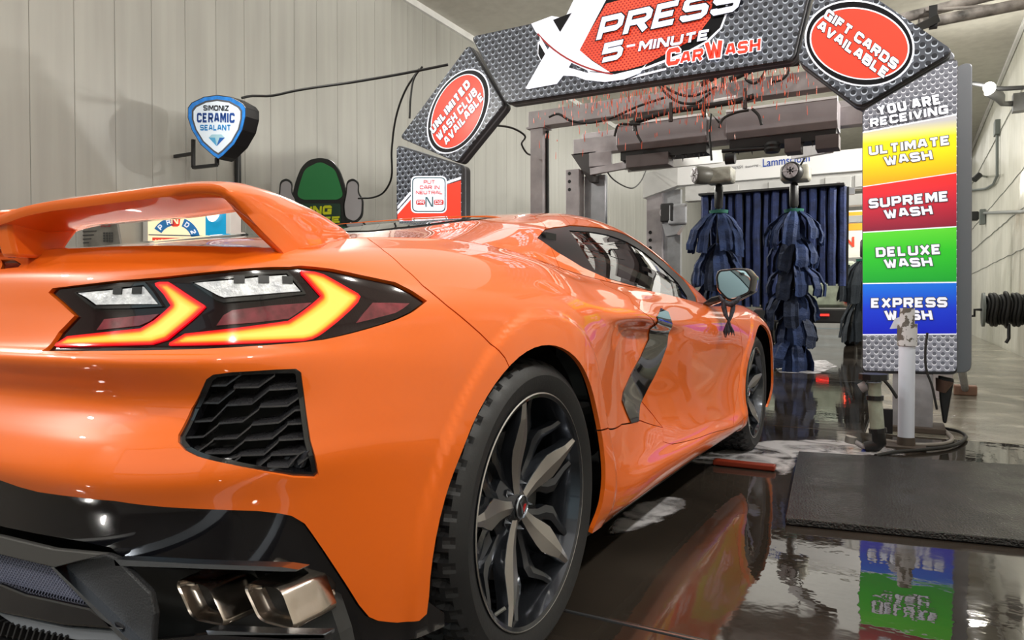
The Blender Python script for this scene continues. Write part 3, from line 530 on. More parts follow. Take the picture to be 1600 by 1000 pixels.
def inside(Q, P):
    x, y = Q[:, 0], Q[:, 1]; r = np.zeros(len(Q), bool); j = len(P)-1
    for i in range(len(P)):
        xi, yi = P[i]; xj, yj = P[j]
        if yi != yj: r ^= ((yi > y) != (yj > y)) & (x < (xj-xi)*(y-yi)/(yj-yi)+xi)
        j = i
    return r
def edge_dist(Q, P):
    P = np.asarray(P, float); d = np.full(len(Q), 9.)
    for i in range(len(P)):
        a, b = P[i], P[(i+1) % len(P)]; ab = b-a; t = np.clip(((Q-a)@ab)/max(ab@ab, 1e-12), 0, 1); d = np.minimum(d, np.hypot(*(Q-a-t[:, None]*ab).T))
    return d
def patch(S, outer, subs, name, m, parent, gap=.0016, off=0., rim=.012, res=.016, mirror=False, shade=False, bulge=None):
    """cut one panel out of a car surface and give its edges thickness"""
    O = dense(offset(outer, -gap), res); B = [dense(offset(q, gap), res) for q in subs]
    V = []; E = []
    for P in [O]+B:
        k = len(V); V += [tuple(p) for p in P]; E += [(k+i, k+(i+1) % len(P)) for i in range(len(P))]
    lo, hi = O.min(0), O.max(0); gx, gy = np.meshgrid(np.arange(lo[0]+res/2, hi[0], res), np.arange(lo[1]+res/2, hi[1], res*.8)); Q = np.stack([gx.ravel(), gy.ravel()], 1)
    Q = Q[inside(Q, O)]
    for P in [O]+B:
        if len(Q):
            bb = (Q[:, 0] > P[:, 0].min()-res) & (Q[:, 0] < P[:, 0].max()+res) & (Q[:, 1] > P[:, 1].min()-res) & (Q[:, 1] < P[:, 1].max()+res)
            keep = np.ones(len(Q), bool); idx = np.where(bb)[0]; dd = edge_dist(Q[idx], P); keep[idx] = dd > res*.4; Q = Q[keep]
    for P in B: Q = Q[~inside(Q, P)]
    V += [tuple(p) for p in Q]
    vs_, es_, fs_, _, _, _ = delaunay_2d_cdt([Vector(v) for v in V], E, [], 0, 1e-7)
    A = np.array([tuple(v) for v in vs_]); Fm = np.array([tuple(f) for f in fs_ if len(f) == 3]); c = A[Fm].mean(1)
    ok = inside(c, O)
    for P in B: ok &= ~inside(c, P)
    T = A[Fm]; ar = (T[:, 1, 0]-T[:, 0, 0])*(T[:, 2, 1]-T[:, 0, 1])-(T[:, 2, 0]-T[:, 0, 0])*(T[:, 1, 1]-T[:, 0, 1])
    ok &= abs(ar) > 1e-10; Fm = Fm[ok]; fl = ar[ok] < 0; Fm[fl] = Fm[fl][:, ::-1]
    use = np.unique(Fm); mp = -np.ones(len(A), int); mp[use] = np.arange(len(use)); A = A[use]; Fm = mp[Fm]
    P3, N3 = S.at(A, off)
    if bulge: P3 = P3+N3*(bulge*np.clip(edge_dist(A, O)/.02, 0, 1)**.7)[:, None]
    # open edges get a rim
    ed = {}
    for f in Fm:
        for i in range(3): ed[(f[i], f[(i+1) % 3])] = 1
    bd = [(a, b) for a, b in ed if (b, a) not in ed]
    verts = P3.tolist(); nor = N3.tolist(); faces = Fm.tolist()
    if rim:
        for a, b in bd:
            k = len(verts); t = P3[b]-P3[a]; n = np.cross(t, N3[a]); n /= max(np.linalg.norm(n), 1e-9)
            verts += [P3[a].tolist(), P3[b].tolist(), (P3[b]-N3[b]*rim).tolist(), (P3[a]-N3[a]*rim).tolist()]; nor += [n.tolist()]*4; faces.append([k, k+3, k+2, k+1])
    if mirror:
        for v in verts: v[0] = -v[0]
        nor = [[-n[0], n[1], n[2]] for n in nor]; faces = [f[::-1] for f in faces]
    me = bpy.data.meshes.new(name); me.from_pydata(verts, [], faces); me.update()
    me.polygons.foreach_set('use_smooth', [True]*len(me.polygons)); me.normals_split_custom_set_from_vertices(nor)
    if shade:
        d = np.zeros(len(verts)); d[:len(A)] = edge_dist(A, O); at_ = me.attributes.new('edge', 'FLOAT', 'POINT'); at_.data.foreach_set('value', d)
    return link(name, me, m, parent)
def wall(S, poly, o0, o1, name, m, parent, mirror=False):
    P = dense(poly, .012); a, n = S.at(P, o0); b, n = S.at(P, o1); k = len(P)
    if mirror: a = a*[-1, 1, 1]; b = b*[-1, 1, 1]
    return MB().add(list(a)+list(b), [(i, (i+1) % k, k+(i+1) % k, k+i) for i in range(k)]).put(name, m, parent, 40)

VM = float(BELT.v[-1]); UM = float(BELT.u[-1]); TV = float(TOP.v[-1]); TU = float(TOP.u[-1])
def U(i): k = int(i); return float(TOP.us[k]+(TOP.us[min(k+1, 25)]-TOP.us[k])*(i-k))
car = thing('sports_car', (0, 1.36, 0), 'bright orange low sports coupe with lit arrow tail lamps and a raised rear wing', 'car')
AR = [tuple(p) for p in TR['arch_r']]; AF = [tuple(p) for p in TR['arch_f']]
ARC = AR+[(AR[-1][0], -.3), (AR[0][0], -.3)]; AFC = AF+[(AF[-1][0], -.3), (AF[0][0], -.3)]
seam = [tuple(p) for p in TR['seam']]; seam[0] = (seam[0][0], VM); arc_in = (1.55, .20)
seam = seam+[(1.42, .40)]
b0 = TR['bottom']; bump_outer = [(0, b0[0][1])]+b0[:-1]+[(1.21, .06), arc_in]+seam[::-1]+[(0, VM)]
dc = [tuple(p) for p in TR['doorcut']]; dc[0] = (dc[0][0], VM); db = TR['doorbot']; df = [tuple(p) for p in TR['doorfront']]; df[-1] = (df[-1][0], VM)
rt = TR['rocktop']; quarter = seam+[arc_in]+[(1.80, rt[0][1])]+rt+dc[::-1]
door = dc+db[1:]+df[1:]
rocker = [(1.75, 0), (1.75, rt[0][1])]+rt+dc[-1:]+db[1:]+[(4.2, db[-1][1]), (4.2, 0)]
fend = [(4.15, 0), (4.15, db[-1][1])]+df+[(UM, VM), (UM, 0)]
LAMP, VENT = TR['lamp'], TR['vent']
for mir in (False, True):
    rs = .03 if mir else .013
    kw = dict(mirror=mir, res=rs)
    patch(BELT, bump_outer, [LAMP, VENT, TR['slot'], ARC], 'rear_bumper', PAINT, car, **kw)
    patch(BELT, quarter, [ARC], 'quarter_panel', PAINT, car, **kw)
    patch(BELT, door, [], 'door', PAINT, car, **kw)
    patch(BELT, rocker, [ARC, AFC], 'rocker_panel', PAINT, car, **kw)
    patch(BELT, fend, [AFC], 'front_fender', PAINT, car, **kw)
    # black core behind the gaps
    patch(BELT, [(0, .30), (.9, .30), (1.0, .02), (UM, .02), (UM, VM), (0, VM)], [LAMP, VENT, offset(ARC, .01), offset(AFC, .01)], 'inner_shell', SEAL, car, off=-.020, rim=0, res=.025, mirror=mir)
    # greenhouse
    ws = [(U(15.05), TV), (U(15.0), TV*.55), (U(15.25), TV*.47), (U(16), TV*.455), (U(16.8), TV*.43), (U(17.25), TV*.40), (U(17.55), TV*.55), (U(17.62), TV)]
    ht = TR['hatch']; hatch = [(U(6.4), TV+.01), (U(6.55), TV*.45)]+ht+[(U(11.2), TV*.52), (U(10.9), TV+.01)]
    hg = TR['hglass']; hgl = [(U(6.7), TV+.01), (U(6.9), TV*.50)]+hg+[(U(10.75), TV*.56), (U(10.6), TV+.01)]
    WIN = TR['window']; s1 = TR['roofseam']; su = s1[1][0]; ts = TR['targaseam'][1][0]
    # the rear roof, the lift-out roof panel, the windscreen frame and bonnet
    S1 = [(U(11.6), TV+.01)]+[tuple(p) for p in s1]+[(s1[-1][0], 0)]
    S2 = [(ts, TV+.01), (TR['targaseam'][0][0], TV*.6)]+[tuple(p) for p in TR['targaseam']]+[(TR['targaseam'][-1][0], 0)]
    kw['res'] = .03 if mir else .018
    patch(TOP, [(0, 0)]+S1[::-1]+[(0, TV+.01)], [hatch, WIN], 'rear_deck_and_roof', PAINT, car, **kw)
    patch(TOP, S1+S2[::-1], [WIN], 'roof_bow', PAINT, car, **kw)
    patch(TOP, S2+[(U(17.9), 0), (U(17.7), TV+.01)], [WIN, ws], 'roof_and_pillar', PAINT, car, **kw)
    patch(TOP, [(U(17.9), 0), (TU, 0), (TU, TV+.01), (U(17.7), TV+.01)], [], 'bonnet', PAINT, car, res=.04, mirror=mir)
    tag(patch(TOP, WIN, [TR['glass']], 'window_surround', mat('ceramic_black', (.003, .003, .004), .3, 0, 0, .1, spec=.12), car, gap=.001, off=-.003, res=.02, mirror=mir), 'gloss black window surround')
    if 'tinted_glass' not in MATS:
        GL = bpy.data.materials.new('tinted_glass'); nt, N, L, P_ = nodes(GL); N.remove(P_); T_ = N.new('ShaderNodeBsdfTransparent'); T_.inputs[0].default_value = (.50, .56, .54, 1)
        G_ = N.new('ShaderNodeBsdfGlossy'); G_.inputs['Roughness'].default_value = .0; G_.inputs['Color'].default_value = (1, 1, 1, 1); fr = N.new('ShaderNodeFresnel'); fr.inputs['IOR'].default_value = 1.6
        mx = N.new('ShaderNodeMixShader'); L.new(fr.outputs[0], mx.inputs[0]); L.new(T_.outputs[0], mx.inputs[1]); L.new(G_.outputs[0], mx.inputs[2]); L.new(mx.outputs[0], N['Material Output'].inputs['Surface']); MATS['tinted_glass'] = GL
    GL = MATS['tinted_glass']
    patch(TOP, TR['glass'], [], 'window_glass', GL, car, gap=0, off=-.006, rim=.003, res=.04, mirror=mir)
    patch(TOP, ws, [], 'windscreen', GL, car, gap=0, off=-.004, rim=.003, res=.05, mirror=mir)
    tag(patch(TOP, hatch, [hgl], 'hatch_frame', mat('ceramic_black'), car, gap=.001, off=-.005, res=.02, mirror=mir), 'gloss black rear hatch surround')
    patch(TOP, hgl, [], 'hatch_glass', mat('hatch_glass', (.010, .012, .013), .04, 0, .5, .0, spec=.5), car, gap=0, off=-.002, rim=.01, res=.03, mirror=mir)
    # side blade over the air intake
    tag(patch(BELT, TR['blade'], [], 'side_blade', mat('piano_black', (.004, .004, .005), .05, 0, 1, .0, .6), car, gap=0, off=.004, rim=.02, res=.008, mirror=mir, bulge=.004), 'gloss black blade over the side air intake')
    # vent in the bumper
    patch(BELT, offset(VENT, .002), [offset(VENT, -.006)], 'vent_frame', GLOSS, car, gap=0, off=-.006, rim=.02, res=.01, mirror=mir)
    patch(BELT, offset(VENT, .004), [], 'vent_back', SEAL, car, gap=0, off=-.07, rim=0, res=.04, mirror=mir)
    wall(BELT, offset(VENT, .003), -.006, -.07, 'vent_duct', BLK, car, mir)
    for q in VANES:
        P = dense(q, .01, False); P = np.vstack([P, q[-1]]); a, n = BELT.at(P, -.010); b, n = BELT.at(P, -.040)
        if mir: a = a*[-1, 1, 1]; b = b*[-1, 1, 1]
        b = b+[0, 0, .009]
        k = len(P); t = np.array([0, 0, .0028]); vv = list(a)+list(b)+list(a-t)+list(b-t)
        ff = [(i, i+1, k+i+1, k+i) for i in range(k-1)]+[(2*k+i, 3*k+i, 3*k+i+1, 2*k+i+1) for i in range(k-1)]+[(i, 2*k+i, 2*k+i+1, i+1) for i in range(k-1)]+[(k+i, k+i+1, 3*k+i+1, 3*k+i) for i in range(k-1)]
        MB().add(vv, ff).put('vent_vane', mat('vane_black', (.035, .034, .038), .30, 0, .4, .1, rvar=.12, nscale=90), car, 30)
    # tail lamp
    lamp_ob = tag(empty('tail_lamp', tuple(BELT.at(TR['lamp'][12])[0][0]*([-1, 1, 1] if mir else [1, 1, 1])), car), 'lit tail lamp with two arrow shaped red and yellow bars')
    patch(BELT, LAMP, [], 'lamp_housing', mat('lamp_black', (.008, .001, .002), .10, 0, .35, .0, .4), lamp_ob, gap=.0005, off=-.006, rim=.02, res=.012, mirror=mir)
    if 'lamp_glow' not in MATS:
        m = bpy.data.materials.new('lamp_glow'); nt, N, L, P_ = nodes(m); a = N.new('ShaderNodeAttribute'); a.attribute_name = 'edge'
        f = mth(N, L, 'MULTIPLY', a.outputs['Fac'], 40.)
        c = ramp(N, L, f, [(0, (.60, .0, .006)), (.10, (.85, .012, .006)), (.20, (1, .12, .008)), (.30, (1, .46, .03)), (.55, (1, .72, .12))]); L.new(c, P_.inputs['Emission Color']); P_.inputs['Emission Strength'].default_value = 1.25
        P_.inputs['Base Color'].default_value = (.25, .0, .0, 1); P_.inputs['Roughness'].default_value = .1; P_.inputs['Coat Weight'].default_value = .5; MATS['lamp_glow'] = m
    for k in ('ch1', 'ch2'):
        tag(patch(BELT, TR[k], [], 'light_bar', MATS['lamp_glow'], lamp_ob, gap=0, off=-.001, rim=.006, res=.004, mirror=mir, shade=True), 'glowing arrow shaped light bar')
    LW = mat('clear_lens', (.78, .80, .88), .16, .0, 1, .0, noise=.35, nscale=60, bump=.4, bscale=90); LR = mat('red_lens', (.16, .02, .03), .12, 0, 1, .02, noise=.5, nscale=50)
    for k in ('lens1', 'lens2'):
        lens = patch(BELT, TR[k], [], 'clear_lens', LW, lamp_ob, gap=.002, off=-.002, rim=.004, res=.008, mirror=mir)
        patch(BELT, offset(TR[k], .004), [offset(TR[k], 0)], 'lens_frame', GLOSS, lamp_ob, gap=0, off=-.0005, rim=.006, res=.01, mirror=mir)
        P = np.array(TR[k]); c = P.mean(0); w = P[:, 0].max()-P[:, 0].min()
        for dx in ((-.12, .10, .32) if k == 'lens2' else (0, .22)):
            q = [(c[0]+dx*w-.008, c[1]+.004), (c[0]+dx*w+.008, c[1]+.004), (c[0]+dx*w+.008, c[1]+.013), (c[0]+dx*w-.008, c[1]+.013)]
            patch(BELT, q, [], 'bulb_holder', BLK, lamp_ob, gap=0, off=.0, rim=.003, res=.01, mirror=mir)
    for k in ('red1', 'red2', 'refl'):
        tag(patch(BELT, TR[k], [], 'red_lens', LR, lamp_ob, gap=0, off=-.003, rim=.003, res=.012, mirror=mir), 'dim red lens' if k != 'refl' else 'dark red side reflector')
    # gloss black apron under the bumper
    gl = TR['gloss']; ap = [(0, gl[0][1])]+gl[:-1]+[(1.26, gl[-1][1]-.05), (1.24, .02)]+[tuple(p) for p in b0[::-1]]+[(0, b0[0][1])]
    patch(BELT, ap, [], 'rear_apron', GLOSS, car, gap=.001, off=-.010, rim=.03, res=.016, mirror=mir)
    patch(BELT, TR['slot'], [], 'stop_lamp_slot', GLOSS, car, gap=0, off=-.004, rim=.01, res=.01, mirror=mir)
# rear sensor in the vent
s0 = at(450, 722, Y=-.67)
n0 = Vector((.45, -.89, 0)).normalized(); M0 = Matrix.Translation(Vector(s0)) @ Vector((1, 0, 0)).rotation_difference(n0).to_matrix().to_4x4()
MB().lathe([(0, 0), (0, .008), (-.001, .009), (-.02, .009)], M0, 24).put('parking_sensor', mat('sensor_grey', (.06, .065, .08), .4), car, 40)
sp_ = pts_on([(424, 711), (470, 706), (478, 705), (466, 733), (425, 731), (412, 728)], Y=-.665)
MB().prism([p+Vector((.0, .004, 0)) for p in sp_], (0, .01, 0)).put('sensor_plate', mat('sensor_plate', (.035, .037, .045), .35), car, bev=.002)

# ------------------------------------------------------------------ rear wing
TT = [((0,-.855,.950),(0,-.70,.957)),((.20,-.855,.950),(.20,-.70,.957)),((.36,-.854,.951),(.36,-.70,.962)),((.42,-.853,.955),(.42,-.70,.972)),((.47,-.852,.962),(.46,-.695,.976)),((.53,-.848,.967),(.52,-.69,.976)),
 ((.62,-.840,.970),(.61,-.68,.977)),((.70,-.830,.973),(.67,-.665,.979)),((.77,-.815,.977),(.705,-.64,.986)),((.82,-.80,.979),(.73,-.62,.992)),((.848,-.785,.976),(.737,-.585,.995)),((.852,-.772,.968),(.745,-.56,.993)),
 ((.846,-.752,.956),(.752,-.535,.986)),((.838,-.73,.942),(.757,-.50,.978)),((.831,-.70,.924),(.751,-.455,.966)),((.826,-.672,.908),(.745,-.42,.956)),((.822,-.645,.890),(.737,-.392,.944)),((.82,-.635,.87),(.735,-.385,.925))]
def wing_sections():
    A = np.array(TT); n = len(A); x = np.concatenate([[0], np.cumsum(np.linalg.norm(np.diff(A.mean(1), axis=0), axis=1))])
    q = np.linspace(0, x[-1], 90); A = cat_spline(x, A, q); secs = []
    T, Lp = A[:, 0], A[:, 1]; tan = np.gradient(A.mean(1), axis=0)
    for i in range(len(q)):
        c = Lp[i]-T[i]; n_ = np.cross(tan[i], c); n_ /= np.linalg.norm(n_)
        if n_[2] < 0 and abs(n_[2]) > .3: n_ = -n_
        f = []
        for s_, h in ((0, 0), (.12, .006), (.35, .010), (.65, .009), (.9, .004), (1, -.004)): f.append(T[i]+c*s_+n_*h)
        for s_, h in ((1.0, -.016), (.8, -.026), (.45, -.028), (.15, -.018), (.02, -.014), (-.005, -.006)): f.append(T[i]+c*s_+n_*h)
        secs.append(np.array(f))
    return np.array(secs)
WS = wing_sections()
full = np.concatenate([(WS*[-1, 1, 1])[::-1][:-1], WS]); k, c_ = full.shape[:2]
w = MB().add(full.reshape(-1, 3), [(i*c_+j, (i+1)*c_+j, (i+1)*c_+(j+1) % c_, i*c_+(j+1) % c_) for i in range(k-1) for j in range(c_)]+[tuple(range(c_)), tuple((k-1)*c_+j for j in range(c_))[::-1]])
wing = w.put('rear_wing', PAINT, car, 50, label='raised rear wing with open loops at each side')
for s_ in (1, -1):
    # pedestal between the loop and the deck
    lo = [(.375, -.832), (.412, -.828), (.405, -.757), (.375, -.757)]; hi = [(.375, -.852), (.445, -.848), (.43, -.715), (.375, -.715)]; mb = MB(); n = 9; vs = []
    for i in range(n):
        t = i/(n-1); e = t**3.2
        for a, b in zip(lo, hi): vs.append((s_*(a[0]+(b[0]-a[0])*e), a[1]+(b[1]-a[1])*t, .890+(.964-.890)*t))
    mb.add(vs, [(i*4+j, i*4+(j+1) % 4, (i+1)*4+(j+1) % 4, (i+1)*4+j)[::s_] for i in range(n-1) for j in range(4)]+[(0, 3, 2, 1)[::s_], tuple(range(4*n-4, 4*n))[::s_]])
    mb.put('wing_pedestal', PAINT, car, 50, bev=.006)

# ------------------------------------------------------------------ lower rear: exhausts, diffuser, number-plate bay
def line_up(px, Y): return [Vector(at(x, y, Y=Y)) for x, y in px]
apr = mat('diffuser_satin', (.045, .045, .045), .38, bump=.15, bscale=350)
for s_ in (1, -1):
    def mir_(P): return [Vector((s_*p.x, p.y, p.z)) for p in P]
    # recess behind the tips
    MB().b2((s_*.55, -.50, .20), (s_*.84, -.47, .45)).put('exhaust_bay', SEAL, car)
    MB().prism(mir_(line_up([(178, 874), (300, 881), (440, 886), (466, 890), (462, 893), (440, 893), (300, 888), (180, 884)], -.80)), (0, .02, 0)).put('bright_strip', CHROME, car)
    MB().prism(mir_(line_up([(322, 985), (440, 990), (506, 991), (506, 997), (440, 998), (325, 992)], -.76)), (0, .02, 0)).put('bright_strip', CHROME, car)
    MB().prism(mir_(line_up([(82, 889), (165, 866), (180, 872), (192, 885), (233, 926), (240, 960), (236, 1010), (215, 1010)], -.80)), (.0, .012, 0)).put('diffuser_panel', MATTE, car, bev=.003)
    MB().prism(mir_(line_up([(79, 886), (84, 886), (232, 1030), (226, 1036)], -.815)), (0, .02, 0)).put('diffuser_edge', CHROME, car)
    MB().prism(mir_(line_up([(180, 884), (500, 900), (530, 990), (540, 1040), (236, 1040), (238, 960), (232, 925)], -.60)), (0, .03, 0)).put('heat_shield', mat('shield_dark', (.02, .021, .022), .3, noise=.4, nscale=14), car)
    MB().prism(mir_(line_up([(322, 992), (508, 992), (512, 1040), (236, 1040), (240, 1000)], -.76)), (0, .012, 0)).put('diffuser_floor', GLOSS, car)
    for tip, Y in (([(281, 906), (290, 904), (322, 912), (332, 920), (354, 968), (352, 977), (310, 968), (301, 960), (280, 914)], -.70), ([(387, 913), (394, 910), (436, 917), (445, 924), (463, 974), (461, 983), (416, 971), (406, 963), (386, 920)], -.685)):
        R_ = rounded(mir_(line_up(tip, Y)), .018, 3); c = sum(R_, Vector())/len(R_); n = len(R_); vs = []
        spec_ = [(-.002, .93, .0), (-.005, .985, .0), (0, 1.03, 0), (.015, 1.045, 0), (.05, 1.06, 0), (.085, 1.03, 0), (.09, .9, 0)]
        for dy, sc_, _ in spec_: vs += [c+(p-c)*sc_+Vector((0, dy, 0)) for p in R_]
        mb = MB().add(vs, [(i*n+j, i*n+(j+1) % n, (i+1)*n+(j+1) % n, (i+1)*n+j) for i in range(len(spec_)-1) for j in range(n)])
        tp = mb.put('exhaust_tip', STEEL, car, 50)
        vs = []
        for dy, sc_ in ((-.002, .94), (.008, .88), (.016, .80), (.018, .74), (.10, .74)): vs += [c+(p-c)*sc_+Vector((0, dy, 0)) for p in R_]
        MB().add(vs, [(i*n+(j+1) % n, i*n+j, (i+1)*n+j, (i+1)*n+(j+1) % n) for i in range(4) for j in range(n)]).put('tip_liner', STEEL, tp, 50)
        MB().prism([c+(p-c)*.75+Vector((0, .024, 0)) for p in R_], (0, .01, 0)).put('tip_hole', mat('hole_black', (.01, .01, .01), .5, bump=1, bscale=900), tp)  # black plate stands in for the darkness inside the pipe
        MB().tube([c+Vector((0, .08, 0)), c+Vector((-.01*s_, .20, .0))], .04, 16).put('exhaust_pipe', mat('pipe_dark', (.04, .037, .035), .4, .7), car, 40)
# lip, grille, bars and fins below the bumper, one half at a time
for s_ in (1, -1):
    def low(px, Y): return [Vector((s_*p.x, p.y, p.z)) for p in line_up(px, Y)]
    MB().prism(low([(-147, 812), (0, 838), (82, 858), (165, 866), (84, 887), (0, 867), (-147, 845)], -.82), (0, .01, 0)).put('bay_lip', mat('lip_satin', (.05, .048, .046), .4), car, bev=.002)
    MB().prism(low([(-143, 846), (0, 868), (82, 889), (150, 958), (0, 920), (-143, 890)], -.79), (0, .01, 0)).put('grille_backing', mat('mesh_backing', (.008, .009, .014), .5), car)
    mb = MB()
    for i in range(-30, 31):
        a_ = i*4.6; y0 = 866+a_*.24
        for (x0, y_0, x1, y_1) in ((a_, y0-4, a_+34, y0+50), (a_+30, y0, a_-4, y0+54)):
            if min(x0, x1) < -143: continue
            p, q = low([(x0, y_0), (x1, y_1)], -.797); mb.tube([p, q], .0013, 4)
    mb.put('grille_wires', mat('wire_grey', (.16, .17, .24), .35, .3), car, kind='stuff')
    MB().prism(low([(-147, 888), (0, 912), (40, 928), (140, 950), (190, 985), (100, 978), (0, 958), (-147, 935)], -.815), (0, .012, 0)).put('centre_bar', GLOSS, car, bev=.004)
    MB().prism(low([(-145, 935), (0, 958), (100, 980), (188, 987), (206, 1002), (120, 1001), (30, 982), (0, 962), (-145, 945)], -.80), (0, .008, 0)).put('lower_plate', mat('plate_grey', (.16, .17, .19), .35), car, bev=.002)
    for i in range(-13, 14):
        p = low([(-20+i*9.5, 975+i*2.2)], -.80)[0]; MB().box((p[0], p[1]+.02, p[2]), (.004, .05, .03), Matrix.Rotation(.5*s_, 3, 'Y')).put('lower_grille_fin', BLK, car)
    for i in range(3):
        MB().prism(low([(-140, 952+i*10), (110, 998+i*12), (110, 1001+i*12), (-140, 955+i*10)], -.79), (0, .02, 0)).put('lower_grille_bar', BLK, car)

# ------------------------------------------------------------------ wheels
def wheel(name, x, y, R, Wd, rr, phase, side, label):
    """x is the outer tyre face; local axis +x points outwards"""
    root = tag(empty(name, (x*side, y, R), car), label)
    M = Matrix.Translation((x*side, y, R)) @ (Matrix.Identity(4) if side > 0 else Matrix.Rotation(PI, 4, 'Z'))
    prof = [(-.030, rr-.012), (-.014, rr-.004), (-.010, rr+.004), (-.002, rr+.022), (.002, rr+.042), (-.002, R-.028), (-.012, R-.014), (-.022, R-.006), (-.034, R-.002)]
    xs = [-.050, -.066]; tw = Wd-.07
    rows = []
    for g in (.17, .385, .615, .83): rows += [-.035-tw*g+.0065, -.035-tw*g+.0055, -.035-tw*g-.0055, -.035-tw*g-.0065]
    cross = [(-.045, R), (-.060, R)]+[(v, R-(.008 if j in (1, 2) else 0)) for i in range(4) for j, v in enumerate(rows[i*4:i*4+4])]+[(-Wd+.060, R), (-Wd+.045, R)]
    inner = [(-Wd-x_, r_) for x_, r_ in prof[::-1]]
    full = prof+cross+inner; tr0 = 5
    def rf(i, xx, r, j, an):
        if r > R-.015 and r <= R+.001:
            ph = (j+3*(int(abs(xx)*40) % 2)) % 7
            if ph < 2 and not (.44 < -(xx+.035)/tw < .56): return min(r, R-.011)
        return r
    MB().lathe(full, M, 300, rf=rf).put('tyre', RUB, root, 16)
    # rim barrel and lip
    MB().lathe([(-.020, rr-.002), (-.008, rr+.002), (-.006, rr-.002), (-.010, rr-.010), (-.030, rr-.016), (-.045, rr-.020), (-.10, rr-.028), (-Wd+.02, rr-.02), (-Wd+.01, rr)], M, 96).put('rim', DARKRIM, root, 35)
    MB().lathe([(-.007, rr+.0015), (-.0055, rr-.001), (-.0085, rr-.0055)], M, 96).put('rim_lip', MACH, root, 35, label='machined outer lip')
    def pt(r, a, xx): return M @ Vector((xx, r*math.cos(a)*side, r*math.sin(a)))
    def face(r): return -.055+.040*sst(.05, rr, r)
    for k in range(5):
        a0 = math.radians(phase+72*k)
        rs = [.025, .055, .09, .125, .15, .18, .215, rr-.006]; ws_ = [.014, .017, .023, .031, .0345, .027, .016, .0085]
        vs = []
        for r, h in zip(rs, ws_):
            f = float(face(r))
            for e, dx in ((-1, -.030), (-1, -.001), (-.96, 0), (0, .0045), (.96, 0), (1, -.001), (1, -.030)): vs.append(pt(math.hypot(r, h*e), a0+math.atan2(h*e, r), f+dx))
        n = 7; fc = [(i*n+j, i*n+j+1, (i+1)*n+j+1, (i+1)*n+j) for i in range(len(rs)-1) for j in (2, 3)]
        sd = [(i*n+j, i*n+j+1, (i+1)*n+j+1, (i+1)*n+j) for i in range(len(rs)-1) for j in (0, 1, 4, 5)]
        MB().add(vs, fc).put('spoke_face', MACH, root, 10, label='machined grey face of a spoke'); MB().add(vs, sd).put('spoke_side', DARKRIM, root, 30)
        for e in (-1, 1):
            path = [(.060, 13), (.095, 17), (.135, 21), (.165, 25), (.19, 25), (.225, 17.5), (rr-.012, 15)]; vs = []
            for i, (r, dg) in enumerate(path):
                a = a0+e*math.radians(dg); f = float(face(r))-.018-.012*math.sin(PI*i/6); h = (.013, .013, .014, .018, .017, .011, .009)[i]
                for q, dx in ((-1, -.022), (-1, 0), (0, .004), (1, 0), (1, -.022)): vs.append(pt(r, a+q*h/r, f+dx))
            MB().add(vs, [(i*5+j, i*5+j+1, (i+1)*5+j+1, (i+1)*5+j) for i in range(len(path)-1) for j in range(4)]).put('spoke_branch', DARKRIM, root, 20)
    MB().lathe([(-.050, 0), (-.050, .030), (-.054, .036), (-.066, .062), (-.075, .085), (-.12, .09)], M, 40).put('hub', DARKRIM, root, 40)
    for k in range(5):
        a = math.radians(phase+36+72*k); p = pt(.055, a, 0); MB().lathe([(-.045, 0), (-.058, .008), (-.06, .010), (-.08, .010)], Matrix.Translation(p-M.translation) @ M, 6).put('lug_nut', DARKRIM, root, 20)
    MB().lathe([(-.0445, 0), (-.0445, .022), (-.047, .0265), (-.060, .028)], M, 32).put('centre_cap', mat('cap_grey', (.05, .05, .055), .2, .8), root, 30)
    MB().lathe([(-.0455, .0245), (-.043, .0255), (-.0455, .028)], M, 32).put('cap_ring', CHROME, root, 30)
    def bar(p, q, wd, m_, nm): MB().prism([M @ Vector((-.0445, side*p[0]-wd, p[1])), M @ Vector((-.0445, side*p[0]+wd, p[1])), M @ Vector((-.0445, side*q[0]+wd, q[1])), M @ Vector((-.0445, side*q[0]-wd, q[1]))], M.to_3x3() @ Vector((.0025, 0, 0))).put(nm, m_, root)
    bar((.0, -.014), (-.012, .013), .0035, CHROME, 'cap_emblem'); bar((.0, -.014), (.013, .004), .003, mat('emblem_red', (.35, .01, .01), .3), 'cap_emblem')
    bar((-.012, .013), (-.003, .015), .003, CHROME, 'cap_emblem')
    MB().lathe([(-.095, .07), (-.095, .17), (-.11, .172), (-.125, .17), (-.125, .07)], M, 64).put('brake_disc', mat('disc_iron', (.16, .155, .15), .35, .9), root, 30)
    MB().lathe([(-.075, .105), (-.075, .178), (-.15, .178), (-.15, .105)], M, 20, math.radians(150), math.radians(215)).put('brake_caliper', mat('caliper_black', (.02, .02, .022), .3, 0, .5), root, 30)
    MB().tube([pt(rr-.022, math.radians(232), -.03), pt(rr-.040, math.radians(232), -.012)], .004, 8).put('tyre_valve', mat('valve', (.3, .3, .28), .4, .6), root)
    # wheel housing
    MB().lathe([(-.055, R+.050), (-Wd-.05, R+.050), (-Wd-.06, .05)], M, 40, math.radians(-6), math.radians(186)).put('wheel_housing', SEAL, root, 60)
    return root
wheel('wheel', .945, 0, .345, .305, .2655, 28, 1, 'right rear wheel with five grey spokes')
wheel('wheel', .944, 2.722, .327, .245, .2525, 20, 1, 'right front wheel')
wheel('wheel', .945, 0, .345, .305, .2655, 10, -1, 'left rear wheel')
wheel('wheel', .944, 2.722, .327, .245, .2525, 50, -1, 'left front wheel')

